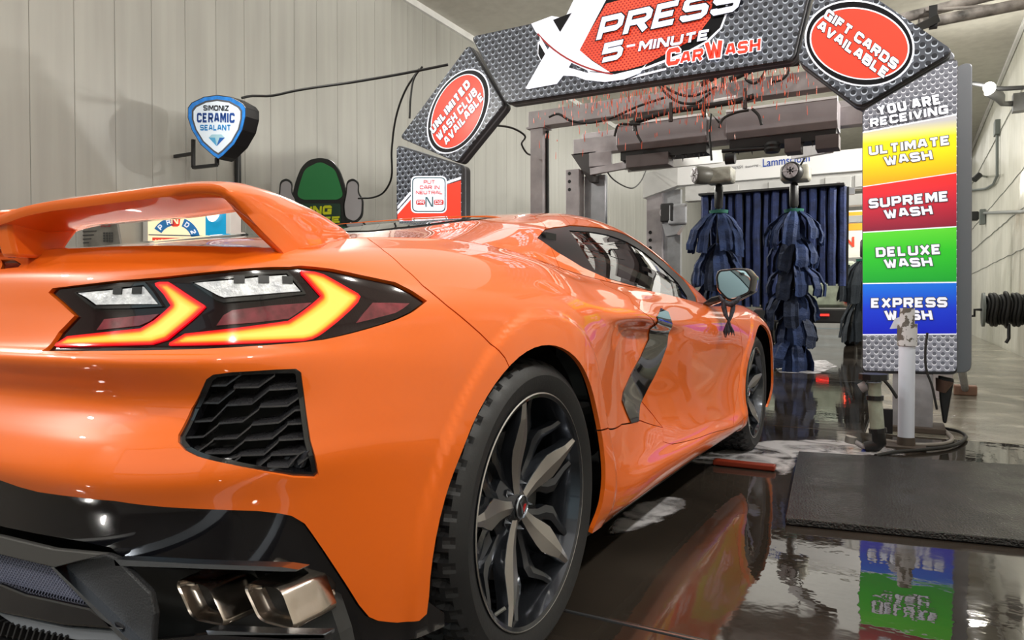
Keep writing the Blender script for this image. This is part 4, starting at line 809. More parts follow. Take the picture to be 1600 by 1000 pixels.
# ------------------------------------------------------------------ underbody and cabin
MB().prism([(-.70, -.70, .15), (.70, -.70, .15), (.70, -.40, .15), (.62, -.40, .15), (.62, .42, .15), (.88, .42, .15), (.88, 2.25, .15), (.66, 2.25, .15), (.66, 3.15, .15), (.70, 3.4, .15), (-.70, 3.4, .15), (-.66, 3.15, .15), (-.66, 2.25, .15), (-.88, 2.25, .15), (-.88, .42, .15), (-.62, .42, .15), (-.62, -.40, .15), (-.70, -.40, .15)], (0, 0, .03)).put('underbody', SEAL, car)
MB().b2((-.74, .45, .2), (.74, .52, 1.03)).put('cabin_bulkhead', SEAL, car)
MB().b2((-.76, 2.02, .3), (.76, 2.35, .80)).put('dashboard', mat('dash_black', (.02, .02, .02), .5), car, bev=.04, seg=3)
for s_ in (1, -1):
    st_ = tag(empty('seat', (s_*.37, .95, .2), car), 'dark bucket seat')
    MB().b2((s_*.37-.23, .75, .2), (s_*.37+.23, 1.3, .42)).put('seat_cushion', mat('seat_leather', (.03, .028, .027), .45), st_, bev=.06, seg=3)
    MB().box((s_*.37, .72, .66), (.44, .12, .62), Matrix.Rotation(.28, 3, 'X')).put('seat_back', mat('seat_leather'), st_, bev=.05, seg=3)
    MB().box((s_*.37, .62, 1.01), (.24, .08, .16), Matrix.Rotation(.28, 3, 'X')).put('headrest', mat('seat_leather'), st_, bev=.03, seg=3)
MB().lathe([(0, .17), (.012, .185), (0, .20), (-.012, .185), (0, .17)], Matrix.Translation((-.37, 1.86, .80)) @ Matrix.Rotation(PI/2-.3, 4, 'Z') @ Matrix.Rotation(0, 4, 'Y'), 32).put('steering_wheel', BLK, car, 40)

# ------------------------------------------------------------------ door mirror
mr = tag(empty('door_mirror', (.93, 1.95, .84), car), 'door mirror with a wet grey glass, black housing')
outm = [(1119, 432), (1123, 423), (1150, 420), (1166, 421), (1176, 434), (1172, 457), (1146, 470), (1136, 468), (1121, 452)]
O_ = rounded(pts_on(outm, Y=1.93), .012, 3); c = sum(O_, Vector())/len(O_); n = len(O_); vs = []
for dy, sc_, dx in ((0, 1, 0), (.008, 1.06, 0), (.03, 1.08, .008), (.07, .98, .02), (.10, .72, .03), (.115, .3, .03)): vs += [c+(p-c)*sc_+Vector((dx, dy, 0)) for p in O_]
MB().add(vs, [(i*n+(j+1) % n, i*n+j, (i+1)*n+j, (i+1)*n+(j+1) % n) for i in range(5) for j in range(n)]+[tuple(range(5*n, 6*n))]).put('mirror_housing', GLOSS, mr, 50)
MB().prism([c+(p-c)*.99+Vector((0, .003, 0)) for p in O_], (0, .006, 0)).put('mirror_frame', BLK, mr)
MB().prism([c+(p-c)*.90+Vector((0, -.0005, 0)) for p in O_], (0, .003, 0)).put('mirror_glass', mat('mirror', (.78, .86, .84), .02, 1), mr)
MB().prism(pts_on([(1178, 437), (1183, 441), (1180, 447), (1172, 452)], Y=1.97), (0, .05, 0)).put('turn_repeater', mat('lens_clear', (.6, .6, .6), .1, 0, 1), mr, bev=.004)
a, b = Vector(at(1103, 474, Y=1.93)), Vector(at(1132, 462, Y=1.97))
MB().prism(pts_on([(1097, 474), (1112, 464), (1124, 461), (1136, 466), (1130, 470), (1106, 479)], Y=1.95), (0, .05, 0)).put('mirror_arm', GLOSS, mr, bev=.006)
# ribbon of wash cloth snagged below the mirror
sn = thing('cloth_tassel', tuple(at(1140, 470, Y=1.91)), 'dark grey cloth tassel tied under the orange car mirror', 'cloth')
def px_tube(px, r, Y, nm, m_, par, **k): return MB().tube([at(x, y, Y=Y+(math.sin(i*2.1)*.004)) for i, (x, y) in enumerate(px)], r, 8).put(nm, m_, par, 60, **k)
TAS = mat('tassel_cloth', (.045, .052, .07), .8, noise=.5, nscale=60, bump=.8, bscale=200)
px_tube([(1124, 462), (1130, 472), (1142, 476), (1152, 470), (1156, 463)], [.006, .011, .013, .011, .006], 1.90, 'knot', TAS, sn)
px_tube([(1132, 468), (1131, 480), (1134, 492), (1138, 500)], [.010, .012, .010, .006], 1.90, 'knot', TAS, sn)
px_tube([(1146, 470), (1145, 484), (1141, 497), (1138, 503)], [.010, .011, .008, .006], 1.905, 'knot', TAS, sn)
for i in range(9):
    x = 1131+i*1.9; px_tube([(1139, 500), (1138+(x-1139)*.4, 508), (x, 518), (x+random.uniform(-2, 2), 522+random.uniform(0, 6))], [.004, .0045, .004, .001], 1.90+random.uniform(-.012, .012), 'fringe_strand', TAS, sn)

# ------------------------------------------------------------------ the lit entrance arch: five light boxes
YA = 3.82
DOTS = mat_dots('dots_dark', (.012, .014, .02), (.085, .095, .12), (.34, .38, .45), .066, .16)
DOTS2 = mat_dots('dots_light', (.10, .105, .13), (.24, .25, .30), (.58, .60, .66), .047, .25)
LITW = mat('lit_white', (.8, .82, .9), .2, emit=(.86, .90, 1.), es=.42); LITR = mat('lit_red', (.60, .035, .018), .25, emit=(.90, .06, .03), es=.50); INK = mat('printed_black', (.005, .005, .007), .35, spec=.2)
def lightbox(name, px, label, face, rad=.05, depth=.14, group='light boxes of the entrance arch'):
    P = rounded(pts_on(px, Y=YA), rad, 6); c = sum(P, Vector())/len(P)
    t = thing(name, tuple(c+Vector((0, .07, 0))), label, 'sign', group)
    MB().prism([c+(p-c)*1.0+Vector((0, .012, 0)) for p in P], (0, depth, 0)).put('sign_case', mat('case_dark', (.045, .046, .052), .35, .3), t, bev=.006)
    MB().prism([c+(p-c)*.985 for p in P], (0, .02, 0)).put('sign_face', face, t)
    MB().prism([c+(p-c)*1.006+Vector((0, .055, 0)) for p in P], (0, .02, 0)).put('case_band', ALU, t)
    return t
def back_case(t, px, dx):
    P = rounded(pts_on(px, Y=YA), .06, 6); MB().prism([p+Vector((dx, .145, .0)) for p in P], (0, .11, 0)).put('rear_case', ALU, t, bev=.006)
def pp(t, px, m, lay, nm='printed_shape', Y=None): return MB().prism(pts_on(px, Y=YA-.002-.0025*lay), (0, .002, 0)).put(nm, m, t)
def pell(t, c, a, b, m, lay, nm='printed_oval'):
    return pp(t, [(c[0]+a[0]*math.cos(q)+b[0]*math.sin(q), c[1]+a[1]*math.cos(q)+b[1]*math.sin(q)) for q in np.linspace(0, 2*PI, 56, endpoint=False)], m, lay, nm)
def let(t, s, BL, BR, TL, m, lay, o=.125, ol=None, om=None): return block(s, BL, BR, TL, m, t, {'Y': YA-.002-.0025*lay}, outline=ol, om=om, pen=o)

hd = lightbox('header_sign', [(735, 57), (789, 162), (1241, 93), (1278, -62)], 'wide backlit header sign of the arch with red and white wash name', DOTS, .05)
pp(hd, [(1137, 8), (1136, 22), (1128, 44), (1106, 66), (1074, 84), (1010, 108), (960, 120), (920, 116), (905, 80), (950, -20), (1140, -40)], LITW, 1)
pp(hd, [(1134, 8), (1133, 22), (1125, 43), (1104, 63), (1073, 80), (1010, 104), (960, 116), (922, 112), (900, 80), (945, -20), (1137, -40)], INK, 2)
redm = mat_dots('dots_red', (.28, .012, .008), (.80, .06, .025), (.85, .09, .04), .030, .50)
pp(hd, [(904, 79), (947, 6), (968, 0), (1006, -14), (1118, -34), (1110, 28), (1086, 60), (1048, 80), (1010, 100), (980, 109), (952, 112)], redm, 3)
pp(hd, [(840, 66), (846, 62), (853, 80), (846, 96), (840, 86)], LITW, 1); pp(hd, [(842, 68), (853, 82), (846, 95), (841, 84)], INK, 2)
pp(hd, [(821, 138), (845, 96), (872, 50), (902, -12), (953, -12), (905, 79), (884, 112), (916, 120), (880, 118), (870, 131), (826, 139)], LITW, 4)
pp(hd, [(830, 37), (862, 25), (880, 28), (886, 52), (905, 78), (925, 95), (953, 113), (920, 111), (880, 92), (854, 67), (837, 50)], LITW, 5)
pp(hd, [(864, 31), (893, 20), (875, 50)], INK, 6)
for (q0, q1, q2) in (((830, 37), (872, 100), (958, 115)),):
    cur = [(q0[0]*(1-t)**2+2*q1[0]*t*(1-t)+q2[0]*t*t, q0[1]*(1-t)**2+2*q1[1]*t*(1-t)+q2[1]*t*t) for t in np.linspace(.12, 1, 12)]
    pp(hd, cur+[(x-1.5, y+2.2) for x, y in cur[::-1]], mat('printed_dark_red', (.35, .02, .02), .3), 7)
sw = [(843, 56), (862, 88), (890, 106), (925, 116), (965, 117), (1000, 109), (1010, 100), (1000, 114), (975, 124), (945, 128), (915, 125), (880, 112), (858, 95), (845, 72)]
pp(hd, sw, LITW, 8)
pp(hd, [(1000, 116), (1041, 106), (1041, 109), (985, 123)], LITW, 3)
LET = mat('lit_silver', (.6, .62, .75), .2, emit=(.70, .72, .92), es=.75)
let(hd, 'PRESS', (931, 64), (1152, 17), (941, 27), LET, 9, .12, .045, INK)
let(hd, '5', (937, 99), (970, 92), (945, 68), LET, 9, .13, .04, INK); let(hd, '-', (977, 79), (994, 76), (978, 66), LET, 9, .13)
let(hd, 'MINUTE', (997, 81), (1107, 62), (1000, 65), LET, 9, .13, .04, INK)
for s_, a, b, c in (('C', (1041, 104), (1062, 100), (1042, 77)), ('AR', (1062, 101), (1098, 94), (1064, 82)), ('W', (1103, 93), (1131, 89), (1101, 66)), ('ASH', (1133, 88), (1188, 79), (1134, 69))):
    let(hd, s_, a, b, c, LITR, 10, .12, .07, LITW)

gc = lightbox('gift_card_sign', [(1245, 94), (1343, 168), (1492, 79), (1286, -60)], 'backlit kite shaped sign with red oval about gift cards, arch right corner', DOTS, .05)
back_case(gc, [(1245, 94), (1343, 168), (1492, 79), (1286, -60)], .03)
pell(gc, (1343, 67.5), (86, 9), (-1, 67), LITW, 1); pell(gc, (1343, 67.5), (83, 9), (-1, 64.5), INK, 2); pell(gc, (1343, 68), (78, 8), (0, 56), LITW, 3); pell(gc, (1343, 68), (75.5, 8), (0, 54), LITR, 4)
let(gc, 'GIFT CARDS', (1286, 27), (1397, 110), (1294, 13), LITW, 5, .14, .06, INK); let(gc, 'AVAILABLE', (1275, 45), (1382, 124), (1283, 31), LITW, 5, .14, .06, INK)
un = lightbox('wash_club_sign', [(732, 69), (787, 163), (714, 254), (624, 215)], 'backlit kite shaped sign with red oval about the wash club, arch left corner', DOTS, .04)
pell(un, (716, 174), (48, -13), (11, -65), LITW, 1); pell(un, (716, 174), (46, -12.5), (10.6, -63), INK, 2); pell(un, (715, 174), (41, -11), (9.5, -57.5), LITW, 3); pell(un, (715, 174), (39.5, -10.5), (9.2, -56), LITR, 4)
let(un, 'UNLIMITED', (677, 210), (736, 133), (671, 200.5), LITW, 5, .15, .06, INK); let(un, 'WASH CLUB', (686.5, 221), (747, 146), (681, 211), LITW, 5, .12, .05, INK); let(un, 'AVAILABLE', (698, 228), (757, 153), (692.5, 218.5), LITW, 5, .12, .05, INK)
nt_ = lightbox('neutral_gear_sign', [(619, 226), (721, 258), (721, 545), (619, 545)], 'backlit upright sign telling drivers to put the car in neutral, left leg', DOTS, .04)
pp(nt_, [(621, 334), (645, 308), (675, 296), (720, 282), (720, 540), (621, 540)], LITR, 1)
pp(nt_, [(621, 330), (645, 303), (675, 291), (720, 276), (720, 280), (675, 295), (645, 308), (621, 335)], LITW, 2); pp(nt_, [(621, 322), (640, 300), (644, 301), (621, 327)], LITW, 2)
R1 = [tuple(q) for q in ((642, 275), (698, 275), (698, 333), (642, 333))]
def rpx(px, r):
    out = []; n = len(px)
    for i in range(n):
        a, b, c = np.array(px[i-1], float), np.array(px[i], float), np.array(px[(i+1) % n], float); u = (a-b)/np.linalg.norm(a-b); w = (c-b)/np.linalg.norm(c-b); p, q = b+u*r, b+w*r
        for j in range(6): t = j/5; out.append(tuple(p*(1-t)**2+b*2*t*(1-t)+q*t*t))
    return out
pp(nt_, rpx(R1, 9), LITW, 3); pp(nt_, rpx([(644, 277), (696, 277), (696, 331), (644, 331)], 8), mat('printed_teal', (.02, .10, .13), .3), 4); pp(nt_, rpx([(645.5, 278.5), (694.5, 278.5), (694.5, 329.5), (645.5, 329.5)], 7), LITW, 5)
PK = mat('printed_pink', (.62, .05, .05), .3, emit=(.7, .05, .05), es=.2)
let(nt_, 'PUT', (662, 287), (680, 287), (662, 281.5), PK, 6, .10); let(nt_, 'CAR IN', (656, 295.5), (687, 295.5), (656, 290), PK, 6, .10); let(nt_, 'NEUTRAL', (650, 303.5), (692, 303.5), (650, 298), PK, 6, .10)
pp(nt_, rpx([(650, 312), (664, 312), (664, 320), (650, 320)], 3), PK, 6); pp(nt_, rpx([(678, 312), (693, 312), (693, 320), (678, 320)], 3), PK, 6)
let(nt_, 'PR', (652, 318.5), (663, 318.5), (652, 313.5), LITW, 7, .09); let(nt_, 'D2', (680, 318.5), (691, 318.5), (680, 313.5), LITW, 7, .09); let(nt_, 'N', (665, 323), (677, 323), (665, 308), mat('printed_teal'), 7, .07)

mn = lightbox('wash_menu_sign', [(1347, 172), (1484, 91), (1497, 92), (1496, 585), (1347, 583)], 'tall backlit menu sign with yellow, red, green and blue wash bands', DOTS2, .035)
back_case(mn, [(1347, 172), (1484, 91), (1497, 92), (1496, 585), (1347, 583)], .085)
bands = [((1348, 208, 180), (1348, 291, 269)), ((1348, 292.5, 270.5), (1348, 362, 353)), ((1348, 364, 355), (1348, 442, 440)), ((1348, 444, 442), (1348, 522, 521))]
zt = lambda y: float(at(1420, y, Y=YA)[2])
cols = [[(0, (.75, .36, .01)), (.45, (.85, .66, .01)), (.72, (.85, .78, .02)), (1, (.45, .45, .48))], [(0, (.22, .012, .035)), (.6, (.55, .02, .04)), (1, (.80, .03, .03))],
        [(0, (.01, .35, .03)), (.6, (.03, .52, .02)), (1, (.10, .62, .03))], [(0, (.006, .012, .50)), (.5, (.01, .04, .62)), (1, (.01, .16, .75))]]
pp(mn, [(1348, 206), (1494.5, 178), (1494.5, 523), (1348, 524)], LITW, 1)
for i, ((x, a, b), (_, c, d)) in enumerate(bands):
    pp(mn, [(1348, a), (1494.5, b), (1494.5, d), (1348, c)], mat_grad('menu_band_%s' % ('yellow', 'red', 'green', 'blue')[i], zt((c+d)/2), zt((a+b)/2), cols[i], .26), 2, 'menu_band')
LT = mat('lit_letter', (.62, .64, .72), .25, emit=(.72, .74, .82), es=.5); OUT = mat('ink_grey', (.05, .05, .07), .3)
for s_, a, b, c in (('YOU ARE', (1372, 181), (1472, 162), (1369, 166)), ('RECEIVING', (1360, 199), (1482, 177), (1359, 186))): let(mn, s_, a, b, c, LITW, 3, .13, .05, OUT)
for s_, a, b, c in (('ULTIMATE', (1358, 243), (1485, 226), (1357, 229)), ('WASH', (1383, 259), (1458, 249), (1380, 245)), ('SUPREME', (1358, 326), (1483, 314), (1357, 311)), ('WASH', (1383, 342), (1458, 335), (1380, 328)),
                    ('DELUXE', (1369, 402), (1471, 397), (1368, 387)), ('WASH', (1383, 419), (1458, 416), (1380, 405)), ('EXPRESS', (1361, 481), (1480, 480), (1361, 466)), ('WASH', (1384, 500), (1458, 500), (1381, 485))):
    let(mn, s_, a, b, c, LT, 3, .13, .06, OUT)

# ------------------------------------------------------------------ signs on the left wall
SY = 3.2
sh = thing('shield_sign', tuple(at(340, 200, Y=SY)), 'blue shield shaped sealant sign on bracket on the left wall', 'sign')
def pps(t, px, m, Y, d=.003, nm='printed_shape', **k): return MB().prism(pts_on(px, Y=Y), (0, d, 0)).put(nm, m, t, **k)
def shield(c, s_):
    pts = [(293, 168), (299, 160), (318, 151), (339, 148), (361, 151), (379, 161), (384, 168), (384, 182), (379, 203), (366, 226), (348, 244), (341, 249), (333, 244), (313, 226), (299, 203), (293, 184)]
    return [(c[0]+(x-340)*s_, c[1]+(y-198)*s_) for x, y in pts]
pps(sh, shield((340, 198), 1), mat('sign_side_black', (.012, .012, .014), .35), SY, .16, 'sign_case', bev=.005)
BLU = mat('lit_blue', (.02, .17, .5), .25, emit=(.02, .2, .62), es=.45, noise=.5, nscale=14)
pps(sh, shield((340, 198), .97), BLU, SY-.004, .004, 'sign_face'); pps(sh, shield((340, 198), .86), mat('printed_grey', (.10, .11, .13), .3), SY-.007); pps(sh, shield((340, 198), .80), mat('lit_pale', (.6, .66, .72), .3, emit=(.6, .68, .76), es=.45), SY-.010)
def lets(t, s, BL, BR, TL, m, Y, o=.12): return block(s, BL, BR, TL, m, t, {'Y': Y}, pen=.12)
lets(sh, 'SIMONIZ', (318, 173), (358, 173.5), (318, 164.5), INK, SY-.010, .03); lets(sh, 'CERAMIC', (308, 191.5), (367, 192), (308, 176.5), mat('ink_navy', (.015, .07, .32), .3), SY-.010, .04); lets(sh, 'SEALANT', (313, 204), (361, 204), (313, 195), mat('ink_sky', (.03, .30, .72), .3), SY-.010, .04)
pps(sh, [(326, 215), (331, 210), (346, 210), (351, 215)], mat('gem_pale', (.45, .75, .9), .2), SY-.013); pps(sh, [(326, 215), (336, 215), (338, 228)], mat('gem_mid', (.10, .45, .8), .2), SY-.013); pps(sh, [(336, 215), (343, 215), (338.5, 228)], mat('gem_pale'), SY-.013); pps(sh, [(343, 215), (351, 215), (338.5, 228)], mat('gem_deep', (.02, .15, .55), .2), SY-.013)
a = at(302, 218, Y=SY+.08); b = at(302, 262, Y=SY+.08); c = at(339, 258, Y=SY+.08); d = at(339, 247, Y=SY+.08)
for p, q in ((a, b), (b, c), (c, d)): MB().beam(p, q, .03, .03).put('bracket_arm', BLK, sh)
MB().beam((XL, b[1], (a[2]+b[2])/2), (b[0], b[1], (a[2]+b[2])/2), .03, .03).put('bracket_arm', BLK, sh)
pipe_y = float(at(372, 300, X=XL+.05)[1])
tag(MB().tube([(XL+.05, pipe_y, float(at(372, 240, X=XL+.05)[2])), (XL+.05, pipe_y, .02)], .035, 10).put('wall_pipe', BLK, None, 40), 'black vertical pipe on the left wall below the shield sign', 'pipe')

ps = thing('gear_sign', tuple(at(292, 380, Y=2.9)), 'cream and blue lit gear selector sign behind the rear wing', 'sign')
SY2 = 2.9
pps(ps, [(223, 306), (360, 306), (360, 470), (223, 470)], WHITE, SY2, .12, 'sign_case', bev=.006)
pps(ps, [(231, 310), (321, 311), (321, 465), (231, 465)], mat('lit_cream', (.85, .68, .42), .3, emit=(1, .80, .50), es=.75), SY2-.004, .004, 'sign_face')
pps(ps, [(321, 311), (352.5, 311), (352.5, 465), (321, 465)], mat('lit_teal', (.0, .22, .42), .3, emit=(.0, .26, .48), es=.6), SY2-.004, .004, 'sign_face')
pps(ps, [(232, 366), (321, 368), (321, 369.5), (232, 367.5)], mat('ink_teal', (.01, .10, .22), .3), SY2-.008)
cx, cy = 274, 378
for i, s_ in enumerate('PR_D2'):
    a0, a1 = math.radians(148-i*26.5), math.radians(148-26.5-i*26.5)
    if s_ != '_':
        q = [(cx+39*math.cos(t), cy-39*math.sin(t)) for t in np.linspace(a0, a1, 5)]+[(cx+26*math.cos(t), cy-26*math.sin(t)) for t in np.linspace(a1, a0, 5)]
        pps(ps, q, mat('ink_blue', (.015, .16, .42), .3, emit=(.02, .2, .5), es=.3), SY2-.008)
        am = (a0+a1)/2; tx, ty = math.sin(am), math.cos(am); c0 = (cx+28.5*math.cos(am), cy-28.5*math.sin(am)); w_ = 3.3
        lets(ps, s_, (c0[0]-tx*w_, c0[1]-ty*w_), (c0[0]+tx*w_, c0[1]+ty*w_), (c0[0]-tx*w_+math.cos(am)*8, c0[1]-ty*w_-math.sin(am)*8), LITW, SY2-.009, .03)
pps(ps, [(265, 336), (282, 336), (280, 352), (277, 354), (270, 354), (267, 352)], LITR, SY2-.008); lets(ps, 'N', (268, 350), (279, 350), (268, 338), mat('lit_cream'), SY2-.009, .04)
pps(ps, [(238, 371), (310, 372), (310, 386), (238, 386)], LITR, SY2-.008); lets(ps, 'HANDS OFF', (243, 384), (305, 384), (243, 374), mat('lit_cream'), SY2-.009, .03)
MB().lathe([(0, 0), (-.0, .07), (.02, .085)], Matrix.Translation(Vector(at(335, 332, Y=SY2-.005))) @ Matrix.Rotation(-PI/2, 4, 'Z'), 28).put('round_lamp', mat('lamp_pale', (.9, .8, .7), .3, emit=(1, .75, .6), es=1.2), ps, 40)
pb = thing('faded_poster', tuple(at(145, 400, Y=2.4)), 'grey faded printed board leaning on the left wall behind the wing', 'poster')
q = pts_on([(100, 430), (108, 352), (182, 346), (196, 430)], Y=2.35)
MB().prism(q, (0, .02, 0)).put('poster_board', mat('poster_grey', (.20, .19, .17), .4, noise=.4, nscale=6), pb, bev=.002)
RED = mat('poster_red', (.30, .04, .05), .5); lettering('ics', (158, 355), (173, 354), (158, 348), RED, pb, {'Y': 2.345})
for i in range(4):
    for j in range(4): pps(pb, [(161+i*4, 363+j*4), (163.5+i*4, 363+j*4), (163.5+i*4, 366+j*4), (161+i*4, 366+j*4)], mat('poster_dark', (.05, .05, .05), .5), 2.344, .003)
for i in range(4): pps(pb, [(112, 362+i*6), (150-i*4, 360+i*6), (150-i*4, 361.5+i*6), (112, 363.5+i*6)], mat('poster_dark'), 2.344, .003)
bc = thing('wall_box', tuple(at(8, 331, Y=2.0)), 'small black box with cables low on the left wall', 'box')
MB().box(at(6, 340, Y=2.0), (.10, .08, .14)).put('box_body', BLK, bc, bev=.01); px_tube([(0, 330), (8, 327), (15, 331), (18, 345)], .006, 2.0, 'box_cable', WIRE, bc)

# plain cut-out board (the figure it carries in the photograph is left out)
BY = 4.6
cb = thing('cutout_board', tuple(at(502, 350, Y=BY)), 'green and black cut-out board with yellow letters on the left wall', 'sign')
blob = [(470, 262), (482, 250), (500, 246), (518, 250), (530, 266), (538, 290), (543, 310), (546, 330), (540, 420), (462, 420), (455, 330), (456, 310), (461, 285)]
MB().prism(rounded(pts_on(blob, Y=BY), .08), (0, .02, 0)).put('board_edge', mat('board_black', (.015, .017, .017), .4), cb)
MB().prism(rounded(pts_on([(476, 264), (500, 252), (523, 264), (532, 290), (536, 306), (528, 312), (473, 312), (464, 306), (468, 288)], Y=BY-.004), .07), (0, .004, 0)).put('board_panel', mat('board_green', (.03, .22, .07), .4), cb)
MB().prism(rounded(pts_on([(470, 318), (532, 318), (534, 415), (468, 415)], Y=BY-.004), .03), (0, .004, 0)).put('board_panel', mat('board_dark_green', (.02, .055, .035), .4), cb)
for x0, sx in ((552, 1), (448, -1)):
    q = [(x0-14, 320), (x0-10, 303), (x0-9, 286), (x0, 282), (x0+7, 288), (x0+6, 302), (x0+13, 312), (x0+12, 336), (x0+2, 346), (x0-12, 340)]
    MB().prism(rounded(pts_on(q, Y=BY-.005), .05), (0, .02, 0)).put('board_side_panel', mat('board_pale', (.38, .37, .39), .45), cb)
    MB().prism(rounded(pts_on([(x0+(x-x0)*1.18, 314+(y-314)*1.12) for x, y in q], Y=BY), .05), (0, .015, 0)).put('board_edge', mat('board_black'), cb)
YEL = mat('board_yellow', (.62, .66, .02), .4)
block('ING', (484, 336), (518, 335), (485, 322), YEL, cb, {'Y': BY-.006}, pen=.15); block('EE', (505, 349), (532, 348), (505, 339), YEL, cb, {'Y': BY-.006}, pen=.15)

def cable(px, Y, r, label, nm='cable', m=None, cat='cable', parent=None):
    pts = []
    n = len(px)
    for i in range(n):
        yy = Y if not hasattr(Y, '__len__') else Y[0]+(Y[1]-Y[0])*i/(n-1)
        pts.append(at(px[i][0], px[i][1], Y=yy))
    A = np.array(pts); x = np.concatenate([[0], np.cumsum(np.linalg.norm(np.diff(A, axis=0), axis=1))]); q = np.linspace(0, x[-1], n*5)
    o = MB().tube(list(cat_spline(x, A, q)), r, 8).put(nm, m or WIRE, parent, 60)
    return tag(o, label, cat) if parent is None else o
cable([(378, 153), (392, 150), (420, 150), (460, 142), (560, 127), (640, 113), (700, 101)], (3.3, 3.9), .012, 'black cable running from the shield sign to the arch')
cable([(655, 108), (634, 140), (620, 178), (612, 235), (611, 280), (600, 300), (585, 308), (560, 310)], (4.0, 4.5), .010, 'black cable looping down behind the cut-out board')
cable([(660, 104), (648, 120), (642, 150), (640, 185)], 4.0, .010, 'black cable dropping behind the wash club sign')
cable([(769, 195), (800, 200), (820, 212), (815, 225), (822, 238), (828, 242)], (4.1, 5.7), .010, 'thin black cable from the arch to the first grey post')

# ------------------------------------------------------------------ wash machinery
def bx(px0, px1, Y, dep, name, m, parent, bev=.004, **k):
    """box whose front face is at depth Y, from one picture corner to the other"""
    a, b = at(*px0, Y=Y), at(*px1, Y=Y); return MB().b2((a[0], Y, a[2]), (b[0], Y+dep, b[2])).put(name, m, parent, bev=bev, **k)
# first portal, right behind the arch
g1 = thing('grey_portal', (-2.0, 5.9, 0), 'first grey steel portal frame behind the entrance arch', 'frame')
MB().b2((-2.09, 5.8, 0), (-1.93, 5.96, 2.84)).put('post', GREY, g1, bev=.006); MB().b2((1.80, 5.8, 0), (1.96, 5.96, 2.84)).put('post', GREY, g1, bev=.006)
MB().b2((-2.11, 5.79, 2.84), (1.98, 5.97, 3.02)).put('cross_beam', GREY, g1, bev=.006); MB().b2((-2.13, 5.78, 2.825), (-1.90, 5.98, 2.845)).put('cap_plate', GREY, g1)
for x in (-2.01, 1.88): MB().b2((x-.12, 5.75, 0), (x+.12, 6.0, .015)).put('foot_plate', GREY, g1)
MB().tube([(-1.91, 5.88, 2.8), (-1.90, 5.88, .05)], .02, 8).put('drop_hose', WIRE, g1, 40)
# second portal with the two long housings
g2 = thing('applicator_portal', (-1.9, 6.9, 0), 'second grey portal frame carrying two long foam housings', 'frame')
MB().b2((-2.0, 6.8, 2.70), (2.0, 6.95, 2.90)).put('cross_beam', GREY, g2, bev=.006); MB().b2((-1.95, 6.95, 2.88), (2.0, 7.10, 3.0)).put('cross_beam', GREY, g2, bev=.006)
for s_ in (-1, 1):
    MB().b2((s_*2.08, 6.75, 0), (s_*1.90, 6.92, 2.52)).put('post', GREY, g2, bev=.006)
    MB().b2((s_*1.90, 6.92, 0), (s_*1.62, 7.0, 2.45)).put('post_plate', mat('galvanised', (.42, .43, .46), .3, .6, noise=.2, nscale=6), g2, bev=.004)
    MB().prism([(s_*2.03, 6.8, 2.72), (s_*1.7, 6.8, 2.72), (s_*1.7, 6.8, 2.35), (s_*1.78, 6.8, 2.35)], (0, .2, 0)).put('gusset', mat('gusset_dark', (.05, .045, .045), .5), g2)
    MB().b2((s_*1.77, 6.76, 2.53), (s_*1.48, 6.80, 2.70)).put('joint_plate', GREY, g2, bev=.003)
    for z in (2.47, 2.37, 2.27): MB().lathe([(0, 0), (0, .022)], Matrix.Translation((s_*2.03, 6.749, z)) @ Matrix.Rotation(-PI/2, 4, 'Z'), 14).put('bolt_hole', SEAL, g2)
MB().beam((-1.75, 6.78, 2.47), (-1.15, 6.70, 2.50), .06, .08).put('stay_bar', GREY, g2)
HOUS = mat('housing_grey', (.36, .33, .35), .35, .2, .3, .2, noise=.18, nscale=3)
for (x0, x1) in ((-1.30, -.26), (-.05, 1.05)):
    sec = [(6.45, 2.90), (6.45, 2.68), (6.52, 2.62), (6.82, 2.62), (6.82, 2.92)]
    h = MB().prism([(x0, y, z) for y, z in sec], (x1-x0, 0, 0)).put('foam_housing', HOUS, g2, bev=.006)
    MB().b2((x0, 6.44, 2.90), (x1, 6.50, 2.925)).put('housing_lip', mat('bright_edge', (.88, .88, .9), .3), h)  # near-white colour stands in for light catching the top edge
    MB().b2((x0+.02, 6.54, 2.52), (x1-.02, 6.78, 2.62)).put('housing_tray', mat('grime_black', (.014, .012, .012), .5), h)
    for i in range(16):
        x = x0+.06+(x1-x0-.12)*i/15+random.uniform(-.02, .02); l = random.uniform(.02, .09)
        MB().prism([(x-.015, 6.56, 2.525), (x+.015, 6.56, 2.525), (x+random.uniform(-.01, .01), 6.56, 2.525-l)], (0, .01, 0)).put('wet_tuft', mat('grime_black'), h)
MB().b2((-.26, 6.50, 2.62), (-.05, 6.80, 2.86)).put('valve_box', GREY, g2, bev=.004)
MB().tube([(-.12, 6.45, 2.80), (-.20, 6.42, 2.9), (-.22, 6.42, 2.7), (-.20, 6.45, 2.4)], .012, 8).put('hose', WIRE, g2, 60)
for x, w_ in ((-.95, .5), (.62, .16), (.95, .22)): MB().b2((x-w_/2, 6.5, 2.42), (x+w_/2, 6.72, 2.56)).put('mount_block', mat('block_grime', (.09, .07, .07), .5), g2, bev=.004)
MB().tube([(-.10, 6.5, 2.50), (.40, 6.5, 2.48)], .022, 10).put('slide_rod', BLK, g2, 40)
for i in range(2): MB().lathe([(-.03, 0), (-.03, .07), (.0, .085), (.03, .07), (.03, 0)], Matrix.Translation((.42+i*.001, 6.5, 2.46+i*.045)) @ Matrix.Rotation(PI/2, 4, 'Y'), 18).put('rubber_stop', BLK, g2, 50)
MB().lathe([(-.05, 0), (-.05, .06), (.05, .06), (.05, 0)], Matrix.Translation((.0, 6.45, 2.40)), 18).put('roller', BLK, g2, 50)
